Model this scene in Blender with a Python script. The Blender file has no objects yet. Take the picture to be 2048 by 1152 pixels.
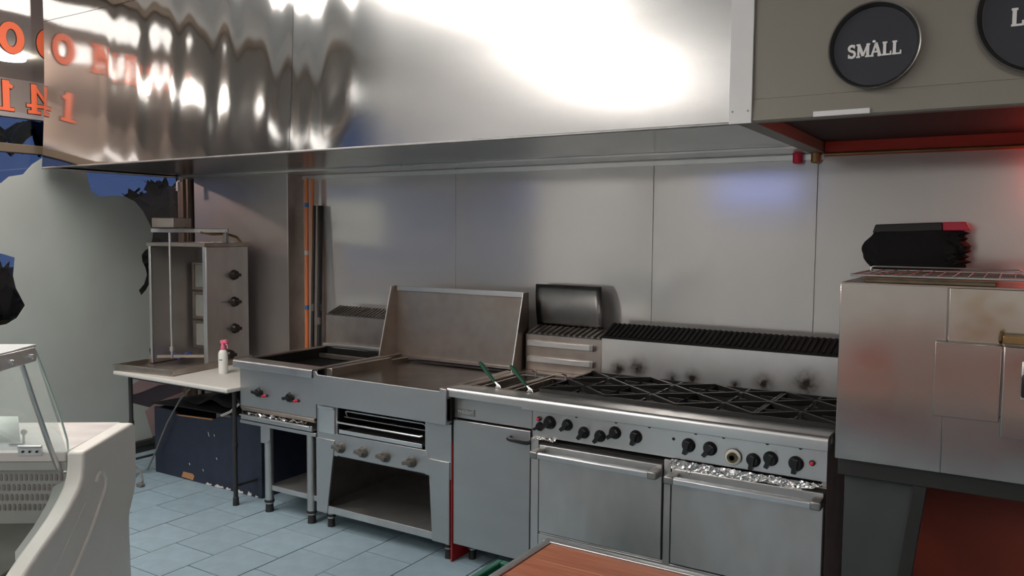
import bpy, math, random
from mathutils import Vector, Matrix
random.seed(7)
S = bpy.context.scene
COL = S.collection
R = math.radians

# ---------------------------------------------------------------- camera
cam_d = bpy.data.cameras.new('camera'); cam = bpy.data.objects.new('camera', cam_d); COL.objects.link(cam)
cam_d.sensor_width = 36.0; cam_d.lens = 1627.42 / 2048 * 36.0; cam_d.clip_start = .05
def cam_axes(yaw, pit, rol):
    cy, sy, cp, sp = math.cos(yaw), math.sin(yaw), math.cos(pit), math.sin(pit)
    fw = Vector((-sy*cp, cy*cp, -sp)); rt = Vector((cy, sy, 0)); up = rt.cross(fw)
    c, s = math.cos(rol), math.sin(rol)
    return rt*c + up*s, up*c - rt*s, fw
rt, up, fw = cam_axes(R(31.824), R(3.891), R(0.4436))
m = Matrix((rt, up, -fw)).transposed().to_4x4(); m.translation = (0, 0, 1.69)
cam.matrix_world = m
S.camera = cam

# ---------------------------------------------------------------- world, exposure
W = bpy.data.worlds.new('dusk_sky'); S.world = W; W.use_nodes = True
nt = W.node_tree; bg = nt.nodes['Background']
tc = nt.nodes.new('ShaderNodeTexCoord'); sx = nt.nodes.new('ShaderNodeSeparateXYZ'); cr = nt.nodes.new('ShaderNodeValToRGB')
nt.links.new(tc.outputs['Generated'], sx.inputs[0]); nt.links.new(sx.outputs[2], cr.inputs[0]); nt.links.new(cr.outputs[0], bg.inputs[0])
cr.color_ramp.elements[0].position = 0.0; cr.color_ramp.elements[0].color = (.05, .085, .21, 1)
cr.color_ramp.elements[1].position = .5; cr.color_ramp.elements[1].color = (.025, .05, .16, 1)
bg.inputs[1].default_value = 1.0
S.view_settings.view_transform = 'Standard'; S.view_settings.look = 'None'
S.view_settings.exposure = 0.0; S.view_settings.gamma = 1.0; S.view_settings.use_curve_mapping = False

LAMP = 19.0        # ceiling troffer diffusers
# ---------------------------------------------------------------- materials
MATS = {}
def mat(name, col, rough=.5, metal=0.0, var=0.0, vscale=6, stretch=(1, 1, 1), rvar=0.0, bump=0.0, bscale=60, col2=None,
        emis=None, alpha=None, vr=(.15, .85), aniso=0.0, spec=None, rand=0.0, coat=0.0):
    if name in MATS: return MATS[name]
    M = bpy.data.materials.new(name); M.use_nodes = True; n = M.node_tree.nodes; l = M.node_tree.links
    b = n['Principled BSDF']; b.inputs['Base Color'].default_value = (*col, 1); b.inputs['Roughness'].default_value = rough
    b.inputs['Metallic'].default_value = metal
    if spec is not None: b.inputs['Specular IOR Level'].default_value = spec
    if coat: b.inputs['Coat Weight'].default_value = coat; b.inputs['Coat Roughness'].default_value = .1
    if var or rvar or bump:
        t = n.new('ShaderNodeTexCoord'); mp = n.new('ShaderNodeMapping'); mp.inputs['Scale'].default_value = stretch
        l.new(t.outputs['Object'], mp.inputs[0])
    if var or rvar:
        nz = n.new('ShaderNodeTexNoise'); nz.inputs['Scale'].default_value = vscale; nz.inputs['Detail'].default_value = 2.5
        nz.inputs['Roughness'].default_value = .6
        l.new(mp.outputs[0], nz.inputs['Vector'])
        rm = n.new('ShaderNodeMapRange'); rm.inputs[1].default_value = vr[0]; rm.inputs[2].default_value = vr[1]; rm.interpolation_type = 'SMOOTHSTEP'
        l.new(nz.outputs[0], rm.inputs[0])
    if var:
        mx = n.new('ShaderNodeMix'); mx.data_type = 'RGBA'
        c2 = col2 or tuple(max(0, c*(1-var)) for c in col)
        mx.inputs[6].default_value = (*col, 1); mx.inputs[7].default_value = (*c2, 1)
        l.new(rm.outputs[0], mx.inputs[0]); l.new(mx.outputs[2], b.inputs['Base Color'])
        if rand:
            oi = n.new('ShaderNodeObjectInfo'); hs = n.new('ShaderNodeHueSaturation'); r2 = n.new('ShaderNodeMapRange')
            r2.inputs[3].default_value = 1-rand; r2.inputs[4].default_value = 1+rand
            l.new(oi.outputs['Random'], r2.inputs[0]); l.new(r2.outputs[0], hs.inputs['Value'])
            l.new(mx.outputs[2], hs.inputs['Color']); l.new(hs.outputs[0], b.inputs['Base Color'])
    if rvar:
        r3 = n.new('ShaderNodeMapRange'); r3.inputs[3].default_value = max(.02, rough-rvar); r3.inputs[4].default_value = min(1, rough+rvar)
        l.new(rm.outputs[0], r3.inputs[0]); l.new(r3.outputs[0], b.inputs['Roughness'])
    if bump:
        nb = n.new('ShaderNodeTexNoise'); nb.inputs['Scale'].default_value = bscale; nb.inputs['Detail'].default_value = 3
        l.new(mp.outputs[0], nb.inputs['Vector'])
        bp = n.new('ShaderNodeBump'); bp.inputs['Strength'].default_value = bump; bp.inputs['Distance'].default_value = .002
        l.new(nb.outputs[0], bp.inputs['Height']); l.new(bp.outputs[0], b.inputs['Normal'])
    if emis:
        b.inputs['Emission Color'].default_value = (*emis[0], 1); b.inputs['Emission Strength'].default_value = emis[1]
    if alpha is not None: b.inputs['Alpha'].default_value = alpha
    if aniso:
        b.inputs['Anisotropic'].default_value = aniso
        tg = n.new('ShaderNodeTangent'); tg.direction_type = 'UV_MAP'; tg.uv_map = 'brush'; l.new(tg.outputs[0], b.inputs['Tangent'])
    MATS[name] = M
    return M
def glass_mat(name, tint, refl=.06):
    M = bpy.data.materials.new(name); M.use_nodes = True; n = M.node_tree.nodes; l = M.node_tree.links
    n.remove(n['Principled BSDF']); out = n['Material Output']
    tr = n.new('ShaderNodeBsdfTransparent'); tr.inputs[0].default_value = (*tint, 1)
    gl = n.new('ShaderNodeBsdfGlossy'); gl.inputs['Roughness'].default_value = .02
    fr = n.new('ShaderNodeLayerWeight'); fr.inputs[0].default_value = .25
    r = n.new('ShaderNodeMapRange'); r.inputs[3].default_value = refl; r.inputs[4].default_value = .45
    mx = n.new('ShaderNodeMixShader'); l.new(fr.outputs['Fresnel'], r.inputs[0]); l.new(r.outputs[0], mx.inputs[0])
    l.new(tr.outputs[0], mx.inputs[1]); l.new(gl.outputs[0], mx.inputs[2]); l.new(mx.outputs[0], out.inputs[0])
    MATS[name] = M; return M
STEEL = mat('stainless', (.56, .56, .56), .42, 1, var=.16, vscale=4, rvar=.06, bump=.05, bscale=30, stretch=(.4, 1, 1))
STEEL_V = mat('stainless_worn', (.68, .67, .66), .45, 1, var=.26, vscale=5, rvar=.08, stretch=(1, 1, .5))
STEEL_B = mat('stainless_browned', (.50, .455, .42), .38, 1, var=.35, vscale=5, rvar=.08, col2=(.36, .30, .26))
STEEL_W = mat('stainless_satin_bright', (.75, .74, .73), .34, 1, var=.08, vscale=8, rvar=.05)
STEEL_OV = mat('stainless_oven_skin', (.60, .57, .54), .20, 1, var=.2, vscale=4, rvar=.05)
STEEL_P = mat('pinkish_sheet', (.50, .46, .44), .36, .75, var=.12, vscale=3, rvar=.05)
STEEL_D = mat('stainless_dark', (.40, .39, .38), .45, 1, var=.3, vscale=8)  # darker stainless for backs, brackets and small fittings
HOOD_MIRROR = mat('hood_polished', (.64, .62, .61), .09, 1, aniso=.6)
HOOD_BRUSH = mat('hood_brushed', (.66, .65, .64), .30, 1, var=.05, vscale=40, stretch=(.05, 1, 1), aniso=.7)
def ramp_rough(M, x0, x1, r0, r1):
    n = M.node_tree.nodes; l = M.node_tree.links; b = n['Principled BSDF']
    g_ = n.new('ShaderNodeNewGeometry'); sp_ = n.new('ShaderNodeSeparateXYZ'); l.new(g_.outputs['Position'], sp_.inputs[0])
    for sock, a0, a1 in (('Roughness', r0, r1), ('Anisotropic', 0.0, .75)):
        mr_ = n.new('ShaderNodeMapRange'); mr_.interpolation_type = 'SMOOTHSTEP'
        for k, v in ((1, x0), (2, x1), (3, a0), (4, a1)): mr_.inputs[k].default_value = v
        l.new(sp_.outputs[0], mr_.inputs[0]); l.new(mr_.outputs[0], b.inputs[sock])
ramp_rough(HOOD_BRUSH, -2.9, -2.5, .09, .21)
HOOD_TAUPE = mat('hood_taupe', (.27, .25, .215), .5, .5, var=.06, vscale=3)
HOOD_UNDER = mat('hood_underside', (.45, .46, .47), .24, 1, var=.2, vscale=3)
WHITE_STRIP = mat('white_strip', (.86, .86, .86), .5, 0, var=.06, vscale=9)
WALLP = mat('wall_panel', (.71, .69, .675), .13, .5, var=.04, vscale=1.2)
PLASTER = mat('plaster', (.66, .65, .63), .8, var=.06)
CEIL = mat('ceiling_white', (.75, .74, .72), .85)
BLACK = mat('black_plastic', (.012, .012, .013), .28)
BLACKM = mat('black_matte', (.012, .012, .012), .7)
CASTIRON = mat('cast_iron', (.018, .017, .016), .5, .3, bump=.2, bscale=200)
SOOT = mat('sooty_pan', (.02, .017, .015), .5, .4, var=.5, vscale=9)
OIL = mat('old_oil', (.03, .018, .01), .08)
RUBBER = mat('rubber', (.015, .015, .016), .6)
KNOBGREY = mat('knob_grey', (.11, .10, .09), .45, var=.2, vscale=30)
RED = mat('red_plastic', (.75, .02, .07), .4)
PINK = mat('pink_plastic', (.75, .16, .26), .4)
TILE = mat('floor_tile', (.29, .395, .46), .5, var=.14, vscale=9, rvar=.1, bump=.08, bscale=80, rand=.05)
GROUT = mat('grout', (.10, .115, .12), .9)
NAVY = mat('navy_paint', (.022, .028, .055), .55, var=.35, vscale=14)
FROST = mat('frosted_vinyl', (.40, .44, .41), .6, var=.10, vscale=2.2, col2=(.36, .37, .35))
FROSTP = mat('pink_vinyl', (.36, .25, .25), .6, var=.2, vscale=4)
BRONZE = mat('bronze_frame', (.16, .12, .085), .45, .4)
DARKFR = mat('dark_frame', (.03, .028, .026), .5)
ORANGE = mat('orange_letter', (.72, .13, .05), .5)
OUTL = mat('letter_outline', (.02, .012, .012), .5)
ORANGEP = mat('orange_pipe', (.78, .22, .07), .4)
BLUETAPE = mat('blue_tape', (.05, .18, .42), .5)
WHITEP = mat('white_plastic', (.78, .78, .75), .4)
CREAM = mat('cream_moulding', (.82, .80, .75), .38, var=.05, vscale=5)
TABLEW = mat('table_plastic', (.62, .60, .56), .45, var=.06, vscale=12)
MARBLE = mat('marble_top', (.80, .78, .76), .25, var=.3, vscale=3.2, stretch=(1, 4, 1), col2=(.62, .56, .54))
WOOD = mat('red_wood', (.50, .19, .105), .38, var=.45, vscale=5, stretch=(1.2, 22, 1), col2=(.30, .09, .05), rand=.12)
ALU = mat('aluminium', (.72, .73, .74), .35, 1, var=.1, vscale=20)
FOIL = mat('foil', (.85, .84, .83), .16, 1, bump=.9, bscale=90)
GREEN = mat('green_grip', (.008, .075, .042), .4)
GREENC = mat('green_crate', (.012, .13, .085), .45)
REDB = mat('red_board', (.42, .015, .02), .5, var=.3, vscale=8)
REDW = mat('red_wall', (.21, .028, .012), .6, var=.15)
REDTRIM = mat('red_trim', (.50, .035, .02), .45)
GREYP = mat('grey_board', (.055, .065, .062), .6, var=.2)
BLACKST = mat('black_steel', (.022, .022, .021), .5)
SIGN = mat('sign_slate', (.032, .036, .048), .55)
SIGNRIM = mat('sign_rim', (.20, .195, .19), .32, .9)
LETTER = mat('letter_white', (.93, .92, .90), .6)
BRASS = mat('browned_brass', (.40, .26, .12), .4, .8, var=.4)
CREAMDIAL = mat('dial_cream', (.78, .75, .66), .4)
OLIVE = mat('dial_olive', (.13, .11, .05), .5, var=.5, vscale=40)
BAKED = mat('browned_tray', (.30, .24, .15), .5, .5, var=.4, vscale=12)
CABLE = mat('grey_cable', (.16, .15, .14), .5)
ORWOOD = mat('raw_wood', (.45, .22, .10), .7)
BRISTLE = mat('bristle', (.010, .009, .009), .85, bump=1.0, bscale=120)
BLUECL = mat('blue_cloth', (.06, .10, .36), .8)
CASEGREY = mat('case_inner', (.46, .48, .46), .4, .2, var=.12)
CASEDECK = mat('case_deck', (.16, .16, .145), .4, .4, var=.3)
PAPER = mat('card', (.75, .80, .77), .6)
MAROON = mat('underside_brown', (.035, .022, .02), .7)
FOLIAGE = mat('foliage', (.012, .018, .012), .9, var=.5, vscale=3)
ASPHALT = mat('asphalt', (.03, .03, .035), .9)
LIDM = mat('dark_lid', (.20, .195, .19), .33, 1, var=.3, vscale=7)
GLASS = glass_mat('window_glass', (.93, .95, .95))
GLASS2 = glass_mat('case_glass', (.90, .95, .94), .05)
LAMPM = mat('lamp_diffuser', (.9, .9, .9), .5, emis=((1.0, .945, .885), LAMP))
SCREEN = mat('screen_blue', (.02, .02, .03), .3, emis=((.42, .50, 1.0), 1.7))
NEON = mat('red_lamp_glass', (.6, .02, .02), .3, emis=((1.0, .06, .04), 75))
AWLAMP = mat('awning_lamp_glass', (.9, .85, .75), .3, emis=((1.0, .90, .80), 45))
STREETL = mat('street_lamp_glass', (.9, .7, .6), .3, emis=((1.0, .70, .62), 420))

# ---------------------------------------------------------------- mesh builder
class MB:
    def __init__(s): s.v = []; s.f = []
    def add(s, vs, fs):
        o = len(s.v); s.v += [tuple(v) for v in vs]; s.f += [tuple(i+o for i in f) for f in fs]; return s
    def box(s, x0, x1, y0, y1, z0, z1):
        return s.add([(x0,y0,z0),(x1,y0,z0),(x1,y1,z0),(x0,y1,z0),(x0,y0,z1),(x1,y0,z1),(x1,y1,z1),(x0,y1,z1)],
                     [(0,3,2,1),(4,5,6,7),(0,1,5,4),(1,2,6,5),(2,3,7,6),(3,0,4,7)])
    def prism(s, poly, axis, a, b):
        n = len(poly)
        def P(p, t): return {'x': (t, p[0], p[1]), 'y': (p[0], t, p[1]), 'z': (p[0], p[1], t)}[axis]
        s.add([P(p, a) for p in poly]+[P(p, b) for p in poly],
              [tuple(range(n))[::-1], tuple(range(n, 2*n))]+[(i, (i+1) % n, n+(i+1) % n, n+i) for i in range(n)])
        return s
    def bar(s, p0, p1, w, h, upv=(0, 0, 1)):
        p0, p1 = Vector(p0), Vector(p1); d = (p1-p0).normalized(); u = Vector(upv); sd = d.cross(u)
        if sd.length < 1e-4: sd = d.cross(Vector((1, 0, 0)))
        sd.normalize(); u = sd.cross(d); vs = []
        for p in (p0, p1):
            for a, b in ((-1,-1),(1,-1),(1,1),(-1,1)): vs.append(p+sd*(a*w/2)+u*(b*h/2))
        return s.add(vs, [(0,3,2,1),(4,5,6,7),(0,1,5,4),(1,2,6,5),(2,3,7,6),(3,0,4,7)])
    def tube(s, pts, r, n=8, cap=True):
        pts = [Vector(p) for p in pts]; rs = r if isinstance(r, (list, tuple)) else [r]*len(pts)
        vs = []; fs = []; ref = None
        for i, p in enumerate(pts):
            d = (pts[min(i+1, len(pts)-1)]-pts[max(i-1, 0)]).normalized()
            if ref is None:
                ref = Vector((0, 0, 1)) if abs(d.z) < .9 else Vector((1, 0, 0))
            a = d.cross(ref).normalized(); ref = a.cross(d).normalized()
            for k in range(n):
                t = 2*math.pi*k/n; vs.append(p+a*(rs[i]*math.cos(t))+ref*(rs[i]*math.sin(t)))
        for i in range(len(pts)-1):
            for k in range(n):
                fs.append((i*n+k, i*n+(k+1) % n, (i+1)*n+(k+1) % n, (i+1)*n+k))
        if cap: fs += [tuple(range(n))[::-1], tuple(range((len(pts)-1)*n, len(pts)*n))]
        return s.add(vs, fs)
    def lathe(s, prof, c=(0, 0, 0), axis='z', n=24):
        vs = []; fs = []; m_ = len(prof)
        for k in range(n):
            t = 2*math.pi*k/n
            for r, h in prof:
                p = (r*math.cos(t), r*math.sin(t), h)
                if axis == 'y': p = (p[0], p[2], -p[1])
                if axis == 'x': p = (p[2], p[0], p[1])
                vs.append((c[0]+p[0], c[1]+p[1], c[2]+p[2]))
        for k in range(n):
            for i in range(m_-1):
                fs.append((k*m_+i, ((k+1) % n)*m_+i, ((k+1) % n)*m_+i+1, k*m_+i+1))
        fs.append(tuple(k*m_+m_-1 for k in range(n))); fs.append(tuple(k*m_ for k in range(n))[::-1])
        return s.add(vs, fs)
    def grid(s, fn, nu, nv):
        vs = [fn(i/(nu-1), j/(nv-1)) for i in range(nu) for j in range(nv)]
        fs = [(i*nv+j, (i+1)*nv+j, (i+1)*nv+j+1, i*nv+j+1) for i in range(nu-1) for j in range(nv-1)]
        return s.add(vs, fs)
    def mesh(s, name, material, origin=(0, 0, 0), smooth=True):
        me = bpy.data.meshes.new(name)
        me.from_pydata([(v[0]-origin[0], v[1]-origin[1], v[2]-origin[2]) for v in s.v], [], s.f)
        me.materials.append(material); me.validate(); me.update()
        if smooth:
            for p in me.polygons: p.use_smooth = True
            me.set_sharp_from_angle(angle=R(32))
        return me
    def build(s, name, material, parent=None, bevel=0.0, local=False, solid=0.0, smooth=True, seg=2):
        org = (0, 0, 0)
        if parent is not None and not local: org = parent.get('_o', (0, 0, 0))
        o = link(name, s.mesh(name, material, org, smooth), parent)
        if solid:
            q = o.modifiers.new('thickness', 'SOLIDIFY'); q.thickness = solid; q.offset = 0
        if bevel:
            q = o.modifiers.new('edge', 'BEVEL'); q.width = bevel; q.segments = seg; q.limit_method = 'ANGLE'; q.angle_limit = R(35)
            q.harden_normals = False
        return o
def link(name, data, parent=None, loc=None, rot=None):
    o = bpy.data.objects.new(name, data); COL.objects.link(o)
    if parent is not None: o.parent = parent.o if isinstance(parent, Thing) else parent
    if loc is not None: o.location = loc
    if rot is not None: o.rotation_euler = rot
    return o
class Thing:
    """an Empty at the base of a thing; parts are built in world coordinates (or local ones) and parented to it"""
    def __init__(s, name, label, cat, loc=(0, 0, 0), rz=0, group=None):
        s.loc = loc; s.o = bpy.data.objects.new(name, None); s.o.empty_display_size = .05; COL.objects.link(s.o)
        s.o.location = loc; s.o.rotation_euler = (0, 0, rz); s.o['label'] = label; s.o['category'] = cat
        if group: s.o['group'] = group
    def get(s, k, d=None): return s.loc if k == '_o' else d
    def part(s, name, mb, material, bevel=0.0, local=False, **k): return mb.build(name, material, s, bevel, local, **k)
    def inst(s, name, me, loc, rot=None):
        return link(name, me, s, (loc[0]-s.loc[0], loc[1]-s.loc[1], loc[2]-s.loc[2]), rot)
def sub(part, thing, name, mb, material, bevel=0.0, local=False, **k):
    o = mb.build(name, material, None, bevel, True, **k)
    o.parent = part
    if not local:
        off = Vector(thing.loc)
        for v in o.data.vertices: v.co -= off
    return o
def tag(o, label, cat, group=None):
    o['label'] = label; o['category'] = cat
    if group: o['group'] = group
    return o
def struct(name, mb, material, bevel=0.0):
    o = mb.build(name, material, None, bevel); o['kind'] = 'structure'; return o
def lab(o, t): o['label'] = t; return o
def box(*a): return MB().box(*a)
def arc(c, r, a0, a1, n, plane='yz'):
    return [(c[0]+r*math.cos(R(a0+(a1-a0)*i/n)), c[1]+r*math.sin(R(a0+(a1-a0)*i/n))) for i in range(n+1)]

# ================================================================ THE ROOM
YW, ZC, XL = 4.25, 3.55, -5.62
fl = struct('floor', box(-5.75, 3.1, -5.1, 4.4, -.08, -.004), GROUT)
TP = .313
tile_me = MB().box(-.1535, .1535, -.1535, .1535, -.006, 0).mesh('tile', TILE)
rest = MB()
for i in range(-5, 24):
    x = -4.12 + (i-4)*TP + TP/2
    for j in range(-24, 8):
        y = 2.702 + j*TP + (.155 if i % 2 else 0)
        if x < -5.7 or x > 3.05 or y < -5.05 or y > 4.2: continue
        if -5.6 < x < -1.9 and 2.05 < y < 4.1:
            t = link('tile', tile_me, fl, (x+random.uniform(-.001, .001), y+random.uniform(-.001, .001), random.uniform(-.0008, .0008)),
                     (random.uniform(-.002, .002), random.uniform(-.002, .002), random.uniform(-.003, .003)))
        else: rest.box(x-.1535, x+.1535, y-.1535, y+.1535, -.006, 0)
o = rest.build('tile_field', TILE, fl); o['kind'] = 'stuff'
struct('ceiling', box(-5.75, 3.1, -5.1, 4.4, ZC, ZC+.1), CEIL)
wb = struct('wall_back', box(-5.75, 3.1, YW+.006, YW+.12, -.05, ZC), PLASTER)
for a, b in ((-4.6, -3.0667), (-3.0667, -1.7220), (-1.7220, -.8576), (-.8576, 1.6), (1.6, 3.0)):
    MB().box(a+.0015, b-.0015, YW, YW+.008, 0, 2.62).build('panel', WALLP, wb, .0012)
MB().box(-5.45, -.83, YW-.012, YW+.001, 2.062, 2.088).build('top_channel', STEEL_W, wb, .001)
struct('wall_right', box(3.0, 3.1, -5.1, 4.4, -.05, ZC), PLASTER)
struct('wall_rear', box(-5.75, 3.1, -5.1, -5.0, -.05, ZC), PLASTER)
struct('wall_left', MB().box(-5.75, XL, -5.0, -1.2, -.05, ZC).box(-5.75, XL, -1.2, 4.25, 3.38, ZC), PLASTER)
# boxed-out column clad in sheet metal beside the window
col = struct('wall_column', box(-5.46, -4.432, 4.104, YW+.01, 0, 2.7), PLASTER)
MB().box(-5.462, -4.430, 4.10, 4.106, 0.0, 2.66).build('sheet', STEEL_P, col, .001)
MB().box(-4.432, -4.428, 4.10, YW, 0.0, 2.66).build('side_sheet', STEEL_B, col, .001)
MB().box(-4.434, -4.425, 4.097, 4.101, 0.0, 2.66).build('corner_bead', STEEL_W, col)

# shop window on the left
win = struct('window_1', MB().box(XL-.05, XL+.02, -1.2, 4.2, 0, .05).box(XL-.05, XL+.03, -1.2, 4.2, .05, .085), DARKFR, .003)
for y in (4.095, 4.155): MB().box(XL-.04, XL+.03, y, y+.03, .085, 2.9).build('jamb', BRONZE, win, .004)
MB().box(XL-.04, XL+.02, -1.2, 4.09, 2.188, 2.246).build('rail', BRONZE, win, .004)
MB().box(XL-.04, XL+.02, -1.2, 4.09, 3.32, 3.38).build('head_rail', BRONZE, win, .004)
MB().box(XL-.04, XL+.02, .55, .61, .085, 3.33).build('mullion', BRONZE, win, .004)
for a, b in ((-1.2, .55), (.61, 4.095)):
    for c, d in ((.085, 2.188), (2.246, 3.32)): MB().box(XL-.006, XL, a, b, c, d).build('pane', GLASS, win)
struct('wall_corner', box(XL-.1, -5.46, 4.19, YW+.01, 0, ZC), DARKFR)
# vinyl figure stuck on the inside of the glass (y, z)
dec = [(2.0, .09), (2.0, 2.0), (2.76, 1.985), (2.81, 2.03), (2.90, 2.05), (2.96, 2.12), (3.03, 2.17), (3.15, 2.16), (3.33, 2.11), (3.345, 2.03),
       (3.36, 1.965), (3.42, 1.925), (3.52, 1.935), (3.62, 1.935), (3.70, 1.90), (3.765, 1.83), (3.825, 1.72), (3.845, 1.67), (3.835, 1.61), (3.81, 1.555),
       (3.77, 1.53), (3.745, 1.50), (3.75, 1.45), (3.775, 1.40), (3.785, 1.35), (3.76, 1.28), (3.715, 1.235), (3.735, 1.195), (3.78, 1.235), (3.83, 1.32),
       (3.87, 1.33), (3.86, 1.18), (3.815, 1.09), (3.80, 1.02), (3.845, .955), (3.865, .91), (3.83, .84), (3.79, .775), (3.80, .73), (3.84, .71),
       (3.95, .69), (3.95, .60), (3.70, .55), (3.64, .46), (3.61, .40), (3.66, .38), (3.78, .33), (3.85, .24), (3.80, .09)]
hole = [(2.0, 1.55), (2.60, 1.56), (2.76, 1.525), (2.83, 1.50), (2.815, 1.38), (2.83, 1.30), (2.885, 1.18), (2.83, 1.10), (2.765, 1.065), (2.0, 1.0)]
poly = dec[:1] + hole[::-1] + dec[1:]
o = MB().prism(poly, 'x', XL+.001, XL+.004).build('vinyl_figure', FROST, win); lab(o, 'pale grey-green vinyl silhouette stuck on the glass')
for pts in ([(3.62, .52), (3.72, .56), (3.86, .58), (4.08, .60), (4.08, .48), (3.86, .49), (3.72, .46), (3.63, .45)],
            [(3.74, .31), (3.85, .36), (4.08, .40), (4.08, .10), (3.80, .10)]):
    o = MB().prism(pts, 'x', XL+.005, XL+.008).build('vinyl_shape', FROSTP, win); lab(o, 'dull pink vinyl patch low on the glass')

# lettering: flat strokes with slab serifs, drawn in a unit cell
def quad(a, b, w):
    a, b = Vector((*a, 0)), Vector((*b, 0)); d = (b-a).normalized(); s_ = Vector((-d.y, d.x, 0))*(w/2)
    return [tuple((p+q)[:2]) for p, q in ((a, s_), (a, -s_), (b, -s_), (b, s_))]
def ell(cx, cy, rx, ry, w, a0=0, a1=360, n=28):
    out = []
    for i in range(n):
        t0, t1 = R(a0+(a1-a0)*i/n), R(a0+(a1-a0)*(i+1)/n)
        f = lambda t, k: (cx+(rx+k*w/2)*math.cos(t), cy+(ry+k*w/2)*math.sin(t))
        out.append([f(t0, 1), f(t0, -1), f(t1, -1), f(t1, 1)])
    return out
def glyph(ch, w=.17, g=0.0):
    s_ = w*.55
    def Q(a, b, ww):
        a, b = Vector(a), Vector(b); d = (b-a).normalized()*(g/2); return quad(tuple(a-d), tuple(b+d), ww+g)
    H = lambda x0, x1, y: Q((x0, y), (x1, y), s_)
    E = lambda cx, cy, rx, ry, ww, *k: ell(cx, cy, rx, ry, ww+g, *k)
    if ch == 'O': return E(.36, .5, .28, .41, w*1.15)
    if ch == 'L': return [Q((.2, 0), (.2, 1), w), H(.04, .38, 1-s_/2), H(.04, .68, s_/2), Q((.64, 0), (.64, .3), s_*.9)]
    if ch == 'N': return [Q((.14, 0), (.14, 1), w*.8), Q((.66, 0), (.66, 1), w*.8), Q((.14, .97), (.66, .03), w), H(0, .26, s_/2), H(0, .22, 1-s_/2), H(.54, .8, 1-s_/2)]
    if ch == 'Y': return [Q((.38, 0), (.38, .5), w), Q((.38, .45), (.08, 1), w), Q((.38, .45), (.68, 1), w), H(.2, .56, s_/2), H(0, .24, 1-s_/2), H(.54, .76, 1-s_/2)]
    if ch == '1': return [Q((.34, 0), (.34, 1), w*1.05), Q((.36, .93), (.14, .78), w*.6), H(.10, .58, s_/2)]
    if ch == '4': return [Q((.50, 0), (.50, 1), w*.9), Q((.50, .96), (.06, .32), w*.5), H(.02, .74, .27), H(.30, .70, s_/2)]
    if ch == 'S': return E(.32, .73, .21, .19, w*.85, 30, 270, 16)+E(.32, .29, .23, .22, w*.85, -150, 90, 16)+[Q((.5, .98), (.5, .72), s_*.8), Q((.1, .02), (.1, .3), s_*.8)]
    if ch == 'M': return [Q((.16, 0), (.16, 1), w*.7), Q((.84, 0), (.84, 1), w), Q((.16, .98), (.5, .12), w), Q((.84, .98), (.5, .12), w*.6), H(0, .3, s_/2), H(.66, 1, s_/2), H(0, .24, 1-s_/2), H(.78, 1, 1-s_/2)]
    if ch == 'A': return [Q((.10, 0), (.42, 1), w*.65), Q((.72, 0), (.40, 1), w), H(.22, .62, .34), H(-.02, .26, s_/2), H(.54, .86, s_/2)]
def letter(ch, f, depth_dir, material, grow=0.0, w=.17):
    """f maps the unit cell (a, b) to a 3-D point; depth_dir is the thickness vector"""
    mb = MB(); D = Vector(depth_dir)
    for i_, q in enumerate(glyph(ch, w, grow)):
        P = [Vector(f(*p))-D*(.03*(i_ % 7)) for p in q]
        mb.add(P+[p+D for p in P], [(0, 1, 2, 3), (7, 6, 5, 4), (0, 4, 5, 1), (1, 5, 6, 2), (2, 6, 7, 3), (3, 7, 4, 0)])
    return mb
for ch, y, z0 in (('O', 3.165, 2.83), ('O', 2.925, 2.83), ('N', 2.68, 2.82), ('L', 2.43, 2.81), ('Y', 2.20, 2.80), ('4', 3.085, 2.455), ('1', 2.875, 2.455)):
    f = lambda a, b, y=y, z0=z0: (XL+.010, y-a*.205, z0+b*.195)
    letter(ch, lambda a, b: (XL+.004, f(a, b)[1], f(a, b)[2]), (.003, 0, 0), OUTL, .05, .20).build('letter_edge', OUTL, win, smooth=False)
    letter(ch, f, (.003, 0, 0), ORANGE, 0, .20).build('letter', ORANGE, win, smooth=False)

# outdoors beyond the glass
tag(struct('ground', box(-40, -5.76, -20, 30, -.2, -.1), ASPHALT), 'dark asphalt outside the window', 'ground')
aw = Thing('shop_awning', 'pale flat awning roof outside above the shop window', 'awning', (-7.6, 1.0, 3.3))
aw.part('soffit', box(-9.6, -5.76, -3, 9, 3.36, 3.42), mat('awning_paint', (.66, .61, .53), .7, var=.06)); aw.part('fascia', box(-9.66, -9.6, -3, 9, 2.93, 3.5), MATS['awning_paint'])
aw.part('batten', box(-9.6, -9.55, -3, 9, 2.93, 2.99), WHITEP)
for x, y in ((-8.3, 4.2), (-7.4, .8)):
    aw.part('downlight', MB().lathe([(.01, -.05), (.13, -.05), (.15, 0)], (x, y, 3.36), n=20), AWLAMP)
def palm(x, y, h, label):
    t = Thing('palm_tree', label, 'tree', (x, y, -.1), group='palms across the street')
    t.part('trunk', MB().tube([(x, y, -.1), (x+.1, y, h*.5), (x, y+.1, h)], [.16, .12, .1]), FOLIAGE)
    for k in range(11):
        a = 2*math.pi*k/11; r = random.uniform(1.3, 1.8); mb = MB()
        pts = [Vector((x, y+.1, h))+Vector((math.cos(a)*r*s_, math.sin(a)*r*s_, .5*math.sin(s_*2.6)-.9*s_*s_)) for s_ in (0, .25, .5, .75, 1)]
        w = [.05, .28, .32, .22, .03]; side = Vector((-math.sin(a), math.cos(a), 0))
        mb.add([p+side*ww-Vector((0, 0, ww*.5)) for p, ww in zip(pts, w)]+pts+[p-side*ww-Vector((0, 0, ww*.5)) for p, ww in zip(pts, w)],
               [(i, i+1, 6+i, 5+i) for i in range(4)]+[(5+i, 6+i, 11+i, 10+i) for i in range(4)])
        t.part('frond', mb, FOLIAGE, solid=.02)
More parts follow.
